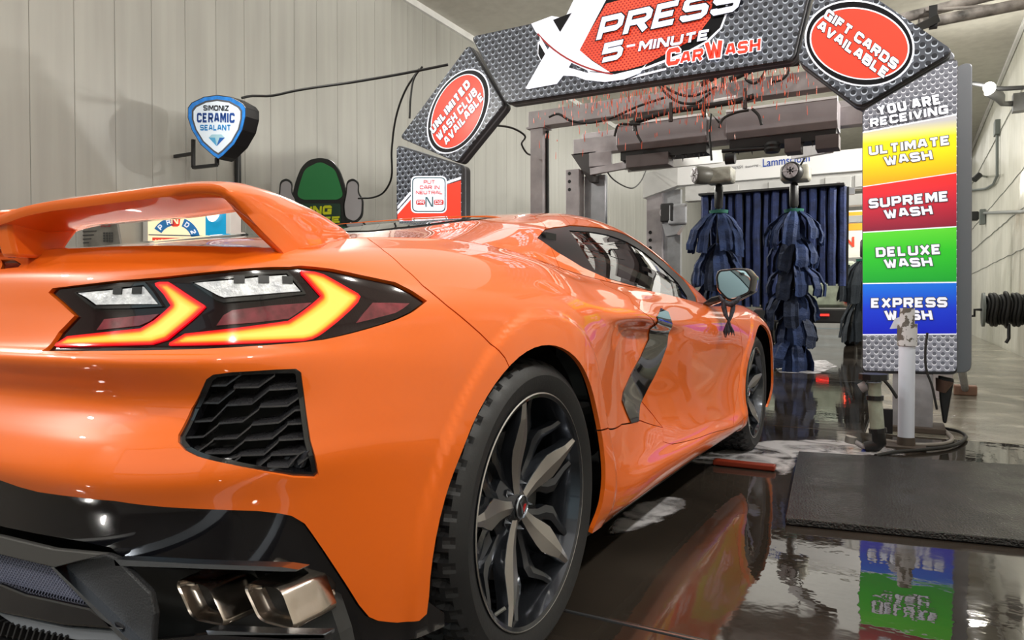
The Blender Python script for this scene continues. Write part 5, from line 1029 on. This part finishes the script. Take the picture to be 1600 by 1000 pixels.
# manifold with nozzles and hoses above the housings
mf = thing('spray_manifold', (0, 5.6, 2.9), 'black spray manifold with looping hoses under the header sign', 'pipe')
for px in ([(985, 193), (1040, 176), (1110, 165), (1170, 153), (1178, 150)], [(1095, 132), (1140, 110), (1170, 100), (1240, 92), (1290, 84)], [(1140, 125), (1180, 108), (1250, 98)]):
    cable(px, 5.6, .028, None, 'manifold_pipe', mat('grime_black'), parent=mf)
for x, y in ((992, 190), (1048, 176), (1100, 168), (1164, 155), (1130, 122)):
    p = at(x, y, Y=5.58); MB().tube([p+np.array((0, 0, .10)), p-np.array((0, 0, .09))], [.016, .022], 10).put('nozzle', mat('nozzle_dark', (.035, .02, .018), .5), mf, 40)
for x0, x1, y in ((1070, 1096, 168), (1115, 1150, 158)):
    a, b = at(x0, y, Y=5.62), at(x1, y-6, Y=5.62); MB().tube([a, b], .02, 8).put('steel_tube', mat('bright_edge'), mf, 40)
for px in ([(1022, 122), (1040, 145), (1062, 160), (1090, 160), (1110, 145)], [(1024, 122), (1045, 140), (1080, 150), (1120, 136)], [(858, 183), (870, 178), (890, 188), (920, 192), (950, 186), (1000, 165), (1040, 152)],
           [(960, 213), (966, 196), (985, 194), (1000, 194)], [(993, 198), (995, 208), (1002, 222)], [(1175, 170), (1185, 180), (1190, 195)], [(1170, 172), (1150, 176), (1128, 188), (1124, 200)], [(1200, 100), (1192, 118), (1180, 130), (1165, 122), (1175, 108)],
           [(1225, 96), (1232, 112), (1222, 124), (1205, 128)]):
    cable(px, 5.55+random.uniform(-.05, .05), .013, None, 'hose', WIRE, parent=mf)
# drips under the header; the red light on them is put into their colour
DR = mat('red_lit_drip', (1, .16, .07), .3, spec=.8)
db_ = MB()
for i in range(560):
    x = random.triangular(820, 1290, 1040); x = x if random.random() < .7 else random.uniform(920, 1280); ytop = 160-(x-789)*.153
    y = ytop+abs(random.gauss(0, 1))*34+4
    if y > ytop+105: continue
    Y = random.uniform(4.1, 5.4); l = random.uniform(.018, .075); p = at(x, y, Y=Y); r = random.uniform(.0024, .0050); dx = random.uniform(-.004, .004)
    db_.tube([p, p-np.array((dx, 0, l*.6)), p-np.array((dx*1.5, 0, l))], [r*.4, r, r*.7], 5)
tag(db_.put('falling_drips', DR, None, 60), 'thin drips of wax coloured as lit red, falling below the header sign', 'drips', kind='stuff')
# third, white portal carrying the banner and the cloth curtain
g3 = thing('white_portal', (-1.8, 10.3, 0), 'white portal frame with a blue lettered banner beyond the brushes', 'frame')
WH = mat('portal_white', (.55, .55, .54), .35, noise=.15, nscale=3)
for s_ in (-1, 1):
    MB().b2((s_*2.17, 10.2, 0), (s_*1.90, 10.38, 2.82)).put('post', GREY, g3, bev=.006); MB().b2((s_*1.90, 10.3, 0), (s_*1.62, 10.4, 2.75)).put('post_plate', mat('galvanised'), g3)
    for z in (2.05, 1.92, 1.79): MB().lathe([(0, 0), (0, .03)], Matrix.Translation((s_*2.10, 10.19, z)) @ Matrix.Rotation(-PI/2, 4, 'Z'), 12).put('bolt_hole', SEAL, g3)
MB().b2((-1.62, 10.1, 2.78), (2.2, 10.3, 3.10)).put('banner_beam', mat('banner_white', (.80, .80, .80), .35), g3, bev=.005)
MB().prism([(-2.2, 10.1, 3.02), (-1.62, 10.1, 3.10), (-1.62, 10.1, 2.78), (-2.2, 10.1, 2.62)], (0, .2, 0)).put('beam_end', WH, g3)
MB().b2((-1.5, 10.14, 2.52), (2.2, 10.34, 2.76)).put('lower_beam', WH, g3, bev=.004)
for x in (-1.0, -.2, .6, 1.0): MB().b2((x, 10.12, 2.55), (x+.35, 10.16, 2.72)).put('cover_plate', WH, g3, bev=.003)
MB().b2((-1.2, 10.05, 2.44), (1.0, 10.13, 2.53)).put('curtain_rail', mat('galvanised'), g3)
NV = mat('ink_navy'); lettering('Lammscloth', (1192, 261), (1265, 252), (1192, 249), mat('banner_blue', (.02, .07, .38), .4), g3, {'Y': 10.095}, offset=.01)
lettering('HANDWASH', (1130, 267), (1160, 263), (1131, 262), OUT, g3, {'Y': 10.095}, offset=0); lettering('featuring...', (1164, 264), (1188, 260), (1165, 259), OUT, g3, {'Y': 10.095}, offset=0)
MB().box((-1.74, 10.0, 2.33), (.22, .16, .30)).put('fan_box', BLK, g3, bev=.02)
MB().box((-1.60, 10.05, 2.3), (.30, .2, .34), Matrix.Rotation(.3, 3, 'Z')).put('fan_cowl', mat('galvanised'), g3, bev=.03)
MB().lathe([(-.02, .05), (.0, .09), (-.02, .10)], Matrix.Translation((-1.76, 9.92, 2.33)) @ Matrix.Rotation(-PI/2, 4, 'Z'), 20).put('fan_ring', GREY, g3, 40)
MB().prism([(-1.84, 10.0, 2.16), (-1.5, 10.0, 2.12), (-1.60, 10.0, 1.98), (-1.78, 10.0, 1.95)], (0, .18, 0)).put('fan_duct', mat('galvanised'), g3)
MB().tube([(-1.22, 10.2, 2.75), (-1.22, 10.2, 2.0), (-1.36, 10.2, 1.97)], .03, 10).put('drain_pipe', GREY, g3, 40)
# curtain of blue cloth strips
cu = thing('cloth_curtain', (0, 9.6, 2.5), 'wide dark blue cloth strip curtain hanging behind the brushes', 'curtain')
MB().b2((-1.12, 9.5, 2.50), (.90, 9.72, 2.53)).put('curtain_rail', BLK, cu)
CUR = mat('curtain_cloth', (.014, .026, .095), .7, noise=.5, nscale=8, bump=.8, bscale=40)
nst = 16
for i in range(nst):
    x = -1.05+1.92*i/(nst-1); bot = (.78 if x < .2 else 1.12)+random.uniform(-.03, .03); w_ = .052; vs = []; K = 10
    for j in range(K+1):
        z = 2.5+(bot-2.5)*j/K; o_ = .012*math.sin(j*1.3+i); y = 9.60+(i % 2)*.06+o_
        vs += [(x-w_+o_*.3, y, z), (x-w_*.5, y-.035, z), (x+w_*.5, y-.035, z), (x+w_+o_*.3, y, z), (x+w_*.3, y+.02, z), (x-w_*.3, y+.02, z)]
    MB().add(vs, [(j*6+k_, j*6+(k_+1) % 6, j*6+6+(k_+1) % 6, j*6+6+k_) for j in range(K) for k_ in range(6)]).put('curtain_strip', CUR, cu, 50)
    MB().b2((x-.08, 9.70, bot+.03), (x+.08, 9.705, 2.5)).put('dark_gap_sheet', SEAL, cu)  # added black sheet keeps the gaps between strips dark
for x in (-1.0, .8): MB().b2((x, 9.55, 2.52), (x+.05, 10.12, 2.55)).put('curtain_hanger', GREY, cu)
# hanging brushes
def strip_mesh(L_, w_, flare, seed, rag=.06):
    rnd = random.Random(seed); vs = []; K = 9
    for j in range(K+1):
        t = j/K; r = .05+flare*(math.sin(min(1, t*1.15)*PI/2)**.9); z = -L_*t**1.15; ww = w_*(.35+.65*min(1, t*2.2)); 
        for q in (-1, -.5, 0, .5, 1):
            dz = -(rnd.uniform(0, rag) if j == K else 0); vs.append((r+.018*math.cos(q*PI*1.4+seed)+.01*math.sin(j*2.+seed), q*ww, z+dz-abs(q)*.0))
    n = 5; fs = [(j*n+k_, j*n+k_+1, (j+1)*n+k_+1, (j+1)*n+k_) for j in range(K) for k_ in range(n-1)]
    me = MB().add(vs, fs).mesh('cloth_strip'); return me
def brush(x, y, ztop, zbot, R_, label, m, tiers, per, seed, motor=None, top_flare=.9, group='hanging wrap brushes'):
    rnd = random.Random(seed); t = thing('wrap_brush', (x, y, ztop), label, 'brush', group)
    MB().tube([(x, y, ztop+.50), (x, y, zbot+.1)], .022, 10).put('shaft', BLK, t, 40)
    MB().lathe([(0, 0), (0, .045), (.03, .055), (.26, .055), (.30, .04), (.30, 0)], Matrix.Translation((x, y, ztop+.05)) @ Matrix.Rotation(-PI/2, 4, 'Y'), 16).put('coupling', BLK, t, 40)
    MB().lathe([(0, 0), (0, .11), (.04, .12), (.05, .05)], Matrix.Translation((x, y, ztop-.02)) @ Matrix.Rotation(-PI/2, 4, 'Y'), 20).put('hub_disc', mat('hub_green', (.02, .12, .09), .5), t, 40)
    H = ztop-zbot; seg = H/(tiers+.2)
    meshes = []
    for k in range(4):
        me = strip_mesh(seg*1.35, .075, R_*.85, seed+k); me.materials.append(m if k < 2 else CLOTHD if m is CLOTH else m); meshes.append(me)
    for ti in range(tiers):
        z = ztop-seg*ti*1.02; cnt = per
        for k in range(cnt):
            me = meshes[rnd.randrange(4) if ti else k % 2]; an = 2*PI*(k+.5*(ti % 2))/cnt+rnd.uniform(-.3, .3); sc_ = rnd.uniform(.5, 1.0) if ti else rnd.uniform(.75, 1)
            if ti == tiers-1: sc_ *= .8
            o = link('cloth_strip', me, None, t); o.parent = t; o.matrix_parent_inverse = Matrix.Identity(4)
            o.matrix_basis = Matrix.Translation((0, 0, z-ztop+rnd.uniform(-.04, .04)*(ti > 0))) @ Matrix.Rotation(an, 4, 'Z') @ Matrix.Rotation(rnd.uniform(-.14, .14), 4, 'X') @ Matrix.Rotation(rnd.uniform(-.12, .10), 4, 'Y') @ Matrix.Diagonal((sc_, rnd.uniform(.9, 1.3), rnd.uniform(.85, 1.05), 1))
            if 'solid' not in o.modifiers:
                s_ = o.modifiers.new('solid', 'SOLIDIFY'); s_.thickness = .008
    if motor:
        zc = ztop+.46
        MB().box((x+.02, y, zc), (.34, .26, .20)).put('gearbox', mat('gearbox_beige', (.34, .33, .28), .4, noise=.3, nscale=12), t, bev=.04, seg=3)
        M_ = Matrix.Translation((x-.10, y-.04, zc+.01) if motor == 'side' else (x+.02, y-.06, zc)) @ Matrix.Rotation(PI+.75 if motor == 'side' else -PI/2-.12, 4, 'Z')
        MB().lathe([(0, .10), (.06, .115), (.20, .115), (.22, .10), (.225, .0)], M_, 24).put('motor', BLK if motor != 'side' else mat('motor_grey', (.12, .115, .10), .4), t, 40)
        MB().lathe([(.226, .04), (.232, .06), (.226, .09)], M_, 24).put('motor_grille', GREY, t, 40)
        for q in range(6): MB().beam(M_ @ Vector((.230, .02*math.cos(q*PI/3), .02*math.sin(q*PI/3))), M_ @ Vector((.230, .09*math.cos(q*PI/3), .09*math.sin(q*PI/3))), .012, .012).put('fan_guard_bar', GREY, t)
    return t
br1 = brush(-.45, 7.9, 2.02, .75, .33, 'dark blue hanging cloth brush nearer the left post', CLOTH, 3, 9, 3, 'side')
br2 = brush(.43, 8.1, 2.00, .06, .36, 'tall blue hanging cloth brush that reaches the floor', CLOTH, 6, 10, 11, 'front')
brush(1.02, 12.2, 1.60, .35, .42, 'dark cloth brush partly behind the menu sign', mat('dark_wet_cloth', (.012, .018, .025), .8, bump=.8, bscale=40), 2, 11, 21, None)
ar1 = thing('swing_arm', (-1.25, 6.75, 2.5), 'pale swing arm holding the brush nearer the left post', 'arm'); ar2 = thing('swing_arm', (.95, 6.8, 2.5), 'grey swing arm holding the tall brush that reaches the floor', 'arm')
for (a, b) in (((-1.25, 6.75, 2.50), (-.42, 7.85, 2.72)),): MB().beam(a, b, .08, .16).put('arm_beam', WH, ar1, bev=.004)
MB().beam((.95, 6.80, 2.50), (.45, 8.0, 2.70), .09, .14).put('arm_beam', GREY, ar2, bev=.004)
MB().tube([(.30, 8.0, 2.95), (.52, 7.9, 2.9), (.60, 7.9, 2.65), (.5, 7.95, 2.5)], .012, 8).put('hose', WIRE, g2, 60)
cable([(940, 253), (958, 280), (985, 294), (1000, 285), (1010, 265)], (6.9, 10.0), .010, 'thin black cable sagging between grey posts')
cable([(941, 252), (965, 262), (990, 266), (1012, 264)], (6.9, 10.0), .008, 'thinner upper cable between the grey posts')
# right side of the lane beyond: portal, sign and the truck in front
g4 = thing('far_portal', (1.2, 12.6, 0), 'far white portal frame partly behind the menu sign', 'frame')
MB().b2((-1.4, 12.6, 2.30), (2.3, 12.8, 2.42)).put('cross_beam', WH, g4, bev=.004); MB().b2((-1.4, 12.6, 2.60), (2.3, 12.8, 2.80)).put('cross_beam', WH, g4, bev=.004)
for x in (2.1, -1.6): MB().b2((x, 12.6, 0), (x+.18, 12.8, 2.8)).put('post', WH, g4, bev=.004)
isg = thing('exit_lane_sign', (.9, 14.6, 1.9), 'yellow and red lettered banner beyond the curtain', 'sign')
MB().b2((.45, 14.6, 1.80), (1.6, 14.63, 2.75)).put('banner', mat('banner_cream', (.7, .66, .6), .4), isg); MB().b2((.47, 14.59, 2.35), (1.6, 14.6, 2.72)).put('printed_band', mat('banner_amber', (.75, .33, .03), .4), isg)
lettering('IN', (1316, 386), (1334, 385), (1316, 372), mat('banner_red', (.62, .06, .03), .4), isg, {'Y': 14.59}, offset=.04)
tk = thing('pickup_truck', (-.25, 15.5, 0), 'pale pickup truck ahead with lit red tail lamps', 'car')
PALE = mat('truck_pale', (.33, .37, .29), .35, 0, .5, .1, noise=.35, nscale=7)
MB().b2((-1.10, 14.0, .78), (.80, 16.6, 1.32)).put('truck_bed', PALE, tk, bev=.05, seg=3); MB().b2((-.95, 13.96, .82), (.62, 14.02, 1.28)).put('tailgate', PALE, tk, bev=.03)
MB().b2((-1.0, 16.4, .8), (.72, 18.0, 1.85)).put('truck_cab', PALE, tk, bev=.18, seg=4); MB().b2((-.85, 16.38, 1.35), (.55, 16.42, 1.75)).put('rear_window', mat('window_dark', (.02, .03, .03), .05), tk)
MB().b2((-1.08, 13.82, .48), (.80, 14.02, .76)).put('rear_bumper', mat('bumper_dark', (.02, .02, .02), .35), tk, bev=.03)
MB().b2((.0+.12, 13.80, .62), (.35, 13.83, .66)).put('reflector', mat('lit_red_small', (.7, .02, .02), .3, emit=(1, .03, .02), es=2), tk)
for x in (.62, -1.08):
    MB().b2((x, 13.95, .88), (x+.17, 14.03, 1.24)).put('tail_lamp', mat('tail_red', (.4, .01, .01), .2, emit=(1, .04, .02), es=.7), tk, bev=.02)
    a = [(x+.01, 13.94, .90), (x+.16, 13.94, .90), (x+.16, 13.94, 1.22), (x+.01, 13.94, 1.22), (x+.01, 13.94, .90)]; MB().tube(a, .012, 6).put('lamp_ring', mat('tail_bright', (1, .1, .05), .2, emit=(1, .10, .05), es=3), tk)
for x in (-1.05, .55):
    for y in (14.9, 17.4): MB().lathe([(0, .1), (0, .34), (.03, .37), (.20, .37), (.23, .34), (.23, .1)], Matrix.Translation((x, y, .37)), 32).put('wheel', RUB, tk, 40)

# ------------------------------------------------------------------ right wall fittings
fd = thing('flood_lamp', tuple(at(1580, 160, X=XR)), 'glowing flood lamp on a grey wall arm, right wall', 'lamp')
LX = 2.95; lp = at(1546, 137, Y=12.0); wl_ = at(1582, 162, Y=12.5)
MB().lathe([(0, 0), (0, .06), (.04, .085), (.04, 0)], Matrix.Translation(Vector(lp)) @ Vector((1, 0, 0)).rotation_difference((Vector(CAM)-Vector(lp)).normalized()).to_matrix().to_4x4(), 20).put('lamp_lens', mat('lamp_lens', (1, .95, .8), .3, emit=(1, .95, .75), es=22), fd, 40)
MB().tube([Vector(lp)+Vector((.02, .06, -.02)), Vector(at(1562, 152, Y=12.2)), Vector(at(1566, 162, Y=12.3)), Vector(wl_)], [.11, .08, .04, .045], 12).put('lamp_arm', mat('arm_grey', (.09, .09, .09), .4), fd, 40)
MB().b2((wl_[0], 12.4, wl_[2]-.14), (XR, 12.6, wl_[2]+.14)).put('wall_plate', mat('arm_grey'), fd)
lamp('flood_light', tuple(np.array(lp)-np.array((.12, .18, .03))), 60, .08)
cable([(1505, 129), (1530, 132), (1560, 138), (1600, 137)], 12.0, .035, 'thick black hose across the right wall near the flood lamp', 'wall_hose', WIRE, 'hose')
cd_ = thing('conduit', tuple(at(1558, 200, X=XR-.03)), 'grey conduit with a switch box on the right wall', 'pipe')
bxp = at(1557, 201, X=XR-.06); MB().b2((XR-.10, bxp[1]-.16, bxp[2]-.14), (XR-.01, bxp[1]+.16, bxp[2]+.16)).put('switch_box', mat('box_grey', (.16, .18, .17), .5), cd_, bev=.01)
MB().tube([at(1558, 206, X=XR-.05), at(1558, 240, X=XR-.05), at(1558, 275, X=XR-.05), at(1552, 288, X=XR-.05), at(1540, 295, X=XR-.05), at(1512, 298, X=XR-.05)], .028, 8).put('pipe_run', mat('box_grey'), cd_, 40)
cam_ = thing('wall_camera', tuple(at(1528, 277, X=XR-.1)), 'small dark camera on a bracket low on the right wall', 'camera')
MB().tube([at(1522, 281, X=XR-.5), at(1531, 273, X=XR-.4)], .06, 10).put('camera_body', BLK, cam_, 40); MB().tube([at(1531, 274, X=XR-.4), at(1540, 276, X=XR-.02)], .025, 8).put('camera_arm', mat('box_grey'), cam_, 40)
vb = thing('wall_valve', tuple(at(1525, 338, X=XR-.1)), 'dark valve block with a rod along the right wall', 'valve')
MB().box(at(1521, 338, X=XR-.2), (.22, .3, .22)).put('valve_body', BLK, vb, bev=.03); MB().box(at(1535, 339, X=XR-.08), (.12, .2, .36)).put('valve_plate', mat('box_grey'), vb, bev=.01); MB().tube([at(1535, 333, X=XR-.05), at(1640, 329, X=XR-.05)], .03, 8).put('valve_rod', mat('seam_grey'), vb, 40)
hr = thing('hose_reel', tuple(at(1575, 495, X=3.0)), 'wall hose reel wound with black hose, right wall', 'hose reel')
c = Vector(at(1578, 484, Y=9.6)); 
MB().lathe([(-.30, 0), (-.30, .22), (-.27, .22), (-.27, .10), (.27, .10), (.27, .22), (.30, .22), (.30, 0)], Matrix.Translation(c), 28).put('reel_drum', mat('box_grey'), hr, 40)
for i in range(13):
    x = c.x-.24+i*.040; r = .16+.02*(i % 3); MB().tube([(x+.012*math.sin(a*3), c.y+r*math.cos(a), c.z+r*math.sin(a)*(1.1 if i % 2 else 1)) for a in np.linspace(0, 2*PI, 22)], .024, 7).put('hose_turn', WIRE, hr, 60)
MB().tube([(c.x-.30, c.y, c.z), (c.x-.38, c.y, c.z), (c.x-.38, c.y, c.z-.08), (c.x-.46, c.y, c.z-.08)], .018, 8).put('crank_handle', BLK, hr, 40)
MB().b2((c.x+.28, c.y-.05, c.z-.05), (XR, c.y+.05, c.z+.05)).put('reel_bracket', mat('box_grey'), hr)
MB().tube([(c.x-.02, c.y-.1, c.z-.18), (c.x-.02, c.y-.12, c.z-.36), (c.x-.05, c.y-.12, c.z-.42)], .02, 8).put('hose_end', WIRE, hr, 40)
MB().tube([(c.x+.20, c.y-.15, c.z-.1), (c.x+.16, c.y-.15, c.z-.40), (c.x+.2, c.y-.12, c.z-.52)], .02, 8).put('hose_tail', WIRE, hr, 40)
rp = thing('rusty_pipes', tuple(at(1500, 20, Y=4.4)), 'pair of rusty white pipes above the gift card sign', 'pipe')
RUST = mat('rusty_white', (.34, .31, .29), .5, noise=.8, nscale=9)
for p, q, r in (((1380, 36), (1640, -30), .035), ((1436, 38), (1650, -4), .038), ((1445, 16), (1600, 6), .012)): MB().tube([at(*p, Y=4.35), at(*q, Y=4.5)], r, 12).put('pipe_run', RUST, rp, 40)
MB().beam(at(1458, 10, Y=4.3), at(1458, 44, Y=4.3), .05, .05).put('pipe_clamp', BLK, rp)
MB().beam(at(1462, 30, Y=4.3), at(1400, 60, Y=3.98), .05, .05).put('pipe_bracket', BLK, rp)
for s_, zz in ((1, 4.4), (-1, 4.4)): pass

# ------------------------------------------------------------------ things standing on the floor to the right
bo = thing('white_bollard', (1.68, 3.23, 0), 'chipped white bollard pipe in front of the menu sign', 'post')
WP = mat_chip('chipped_white', (.58, .62, .72), (.16, .13, .11), 9, .66)
MB().tube([(1.68, 3.23, .0), (1.68, 3.23, .66)], .043, 28).put('post_pipe', WP, bo, 40); MB().tube([(1.68, 3.23, .585), (1.68, 3.23, .71)], .052, 28).put('post_collar', mat_chip('chipped_grey', (.50, .50, .52), (.10, .09, .08), 22, .52), bo, 40)
MB().tube([(1.68, 3.23, .71), (1.68, 3.23, .80)], .038, 28).put('post_top', mat('chipped_grey'), bo, 40); MB().tube([(1.68, 3.23, 0), (1.68, 3.23, .06)], [.05, .046], 28).put('post_foot', mat('rust_dark', (.06, .045, .035), .6), bo, 40)
MB().prism(pts_on([(1390, 514), (1398, 498), (1407, 495), (1408, 513)], Y=3.22), (0, .02, 0)).put('pointer_plate', WP, bo); MB().b2((1.58, 3.13, 0), (1.78, 3.33, .015)).put('foot_plate', mat('rust_dark'), bo)
pd = thing('sign_pedestal', (1.74, 3.95, 0), 'grey box pedestal carrying the menu sign', 'pedestal')
PG = mat('pedestal_grey', (.26, .26, .28), .45, noise=.3, nscale=8)
MB().b2((1.60, 3.84, .02), (1.83, 4.02, .375)).put('pedestal_column', PG, pd, bev=.006); MB().b2((1.54, 3.78, 0), (1.90, 4.08, .035)).put('pedestal_base', mat('rust_dark'), pd, bev=.004)
MB().prism([(1.89, 3.95, .05), (1.91, 3.95, .05), (1.95, 3.95, .34), (1.86, 3.95, .36), (1.87, 3.95, .2)], (0, .06, 0)).put('rubber_boot', BLK, pd, bev=.01)
MB().tube([at(1476, 594, Y=3.95), at(1470, 612, Y=3.95)], [.055, .03], 12).put('boot_cone', mat('boot_brown', (.12, .07, .055), .5), pd, 40)
cable([(1449, 520), (1446, 545), (1448, 580), (1456, 602), (1461, 625), (1464, 640)], 3.55, .007, 'thin black wire hanging in front of the menu sign')
st = thing('sign_stay', tuple(at(1508, 612, Z=0)), 'grey strut with a rusty foot right of the menu sign', 'bracket')
q = at(1508, 617, Z=0); MB().b2((q[0]-.09, q[1]-.06, 0), (q[0]+.09, q[1]+.06, .09)).put('stay_foot', mat('foot_rust', (.30, .17, .12), .5), st, bev=.01); MB().tube([(q[0], q[1], .05), tuple(at(1499, 560, Y=4.4))], .03, 8).put('stay_rod', PG, st, 40)
fp = thing('standpipe', tuple(at(1368, 690, Z=0)), 'clear plastic standpipe with black fittings left of the bollard', 'pipe')
PY = 2.98; CL = mat('cloudy_plastic', (.34, .37, .30), .25, noise=.3, nscale=12)
V_ = lambda x, y: Vector(at(x, y, Y=PY))
MB().tube([V_(1366, 598), V_(1367, 625)], .034, 16).put('pipe_section', CL, fp, 40); MB().tube([V_(1367, 625), V_(1371, 672)], .037, 16).put('pipe_section', CL, fp, 40)
MB().tube([V_(1365, 584), V_(1365, 593)], .075, 10).put('hand_wheel', BLK, fp, 30); MB().tube([V_(1367, 618), V_(1367, 625)], .044, 16).put('pipe_clamp', BLK, fp); MB().tube([V_(1371, 669), V_(1372, 676)], .046, 16).put('pipe_clamp', BLK, fp)
MB().tube([V_(1372, 676), V_(1374, 692), V_(1370, 696), V_(1352, 699)], [.036, .036, .034, .03], 14).put('elbow', BLK, fp, 40)
MB().tube([V_(1352, 700), V_(1332, 688)], .014, 10).put('link_pipe', GREY, fp, 40); MB().tube([V_(1328, 692), V_(1330, 682)], .03, 12).put('valve_knob', mat('valve_steel', (.35, .34, .32), .3, .6), fp, 40)
MB().tube([V_(1344, 706), V_(1352, 712)], .03, 12).put('valve_cap', mat('blue_cap', (.015, .03, .20), .4), fp, 40); MB().tube([V_(1358, 711), V_(1370, 714)], .028, 12).put('valve_end', WHITE, fp, 40)
MB().tube([V_(1344, 607), V_(1354, 602)], .028, 12).put('side_cap', GREY, fp, 40)
MB().b2(tuple(at(1376, 677, Y=3.6)), tuple(np.array(at(1395, 640, Y=3.6))+np.array((0, .04, 0)))).put('bracket_plate', BLK, fp)
for px, lb, m_, r in (([(1368, 712), (1400, 706), (1440, 703), (1480, 698), (1505, 688), (1508, 680), (1490, 672), (1465, 668)], 'black hose curling round the foot of the white bollard', WIRE, .010),
                  ([(1380, 688), (1420, 694), (1450, 695), (1480, 692), (1488, 686), (1480, 676), (1462, 664)], 'pale grey hose curling behind the white bollard', mat('hose_pale', (.22, .20, .18), .4), .012),
                  ([(1376, 588), (1390, 604), (1402, 622)], 'short black hose behind the standpipe', WIRE, .010)):
    P = [at(x, y, Z=.015) if y > 660 else at(x, y, Y=3.6) for x, y in px]; A = np.array(P); xx = np.concatenate([[0], np.cumsum(np.linalg.norm(np.diff(A, axis=0), axis=1))]); tag(MB().tube(list(cat_spline(xx, A, np.linspace(0, xx[-1], 40))), r, 8).put('floor_hose', m_, None, 60), lb, 'hose')
# rubber mat
RM = mat_wet('wet_rubber_mat', (.007, .007, .008), .06, .16, 130, 1.0, 3, .7)
mt = MB().prism([(1.173, 2.66, .003), (1.29, 1.335, .003), (3.25, 1.64, .003), (3.25, 3.03, .003)], (0, 0, .026)).put('rubber_mat', RM, bev=.004); tag(mt, 'large black wet rubber mat on the floor before the bollard', 'mat')
# guide rail piece and foam
gr = MB().box((.97, 2.23, .018), (.30, .05, .028)).put('guide_rail', mat('rail_orange', (.20, .025, .010), .35), bev=.006); tag(gr, 'short red orange guide rail on the floor by the front wheel', 'rail')
FO = bpy.data.materials.new('foam'); nt, N, L, P = nodes(FO); g = N.new('ShaderNodeNewGeometry'); n = N.new('ShaderNodeTexNoise'); n.inputs['Scale'].default_value = 5; n.inputs['Detail'].default_value = 8; n.inputs['Distortion'].default_value = 1.2; L.new(g.outputs['Position'], n.inputs['Vector'])
at_n = N.new('ShaderNodeAttribute'); at_n.attribute_name = 'edge'; e_ = mth(N, L, 'MULTIPLY', at_n.outputs['Fac'], 8.); s_ = mth(N, L, 'ADD', n.outputs['Fac'], mth(N, L, 'MINIMUM', e_, .25))
L.new(ramp(N, L, s_, [(.56, (0, 0, 0)), (.82, (.75, .75, .75))]), P.inputs['Alpha']); P.inputs['Base Color'].default_value = (.62, .60, .62, 1); P.inputs['Roughness'].default_value = .35
def foam(pts, label, scale=1):
    O = np.array([at(x, y, Z=.004)[:2] for x, y in pts]); O = dense(O, .05); lo, hi = O.min(0), O.max(0); gx, gy = np.meshgrid(np.arange(lo[0], hi[0], .04), np.arange(lo[1], hi[1], .04)); Q = np.stack([gx.ravel(), gy.ravel()], 1); Q = Q[inside(Q, O)]; Q = Q[edge_dist(Q, O) > .015]
    V = [Vector(p) for p in np.vstack([O, Q])]; vs_, _, fs_, _, _, _ = delaunay_2d_cdt(V, [(i, (i+1) % len(O)) for i in range(len(O))], [], 0, 1e-6); A = np.array([tuple(v) for v in vs_]); fs = [f for f in fs_ if inside(A[list(f)].mean(0)[None], O)[0]]
    me = bpy.data.meshes.new('foam'); me.from_pydata([(x, y, .004) for x, y in A], [], [tuple(f) for f in fs]); me.update(); at_ = me.attributes.new('edge', 'FLOAT', 'POINT'); at_.data.foreach_set('value', edge_dist(A, O)); o = link('soap_foam', me, FO); return tag(o, label, 'foam', kind='stuff')
foam([(1060, 722), (1130, 700), (1200, 688), (1300, 686), (1400, 700), (1420, 712), (1250, 712), (1235, 742), (1215, 745), (1200, 728), (1120, 726)], 'white soap foam around the front wheel')
foam([(960, 812), (985, 788), (1040, 776), (1085, 778), (1080, 795), (1040, 812), (985, 832), (940, 838)], 'small swirl of white foam on dark wet floor')
foam([(1205, 566), (1290, 562), (1310, 572), (1280, 584), (1215, 582)], 'thin foam on the floor under the tall brush')
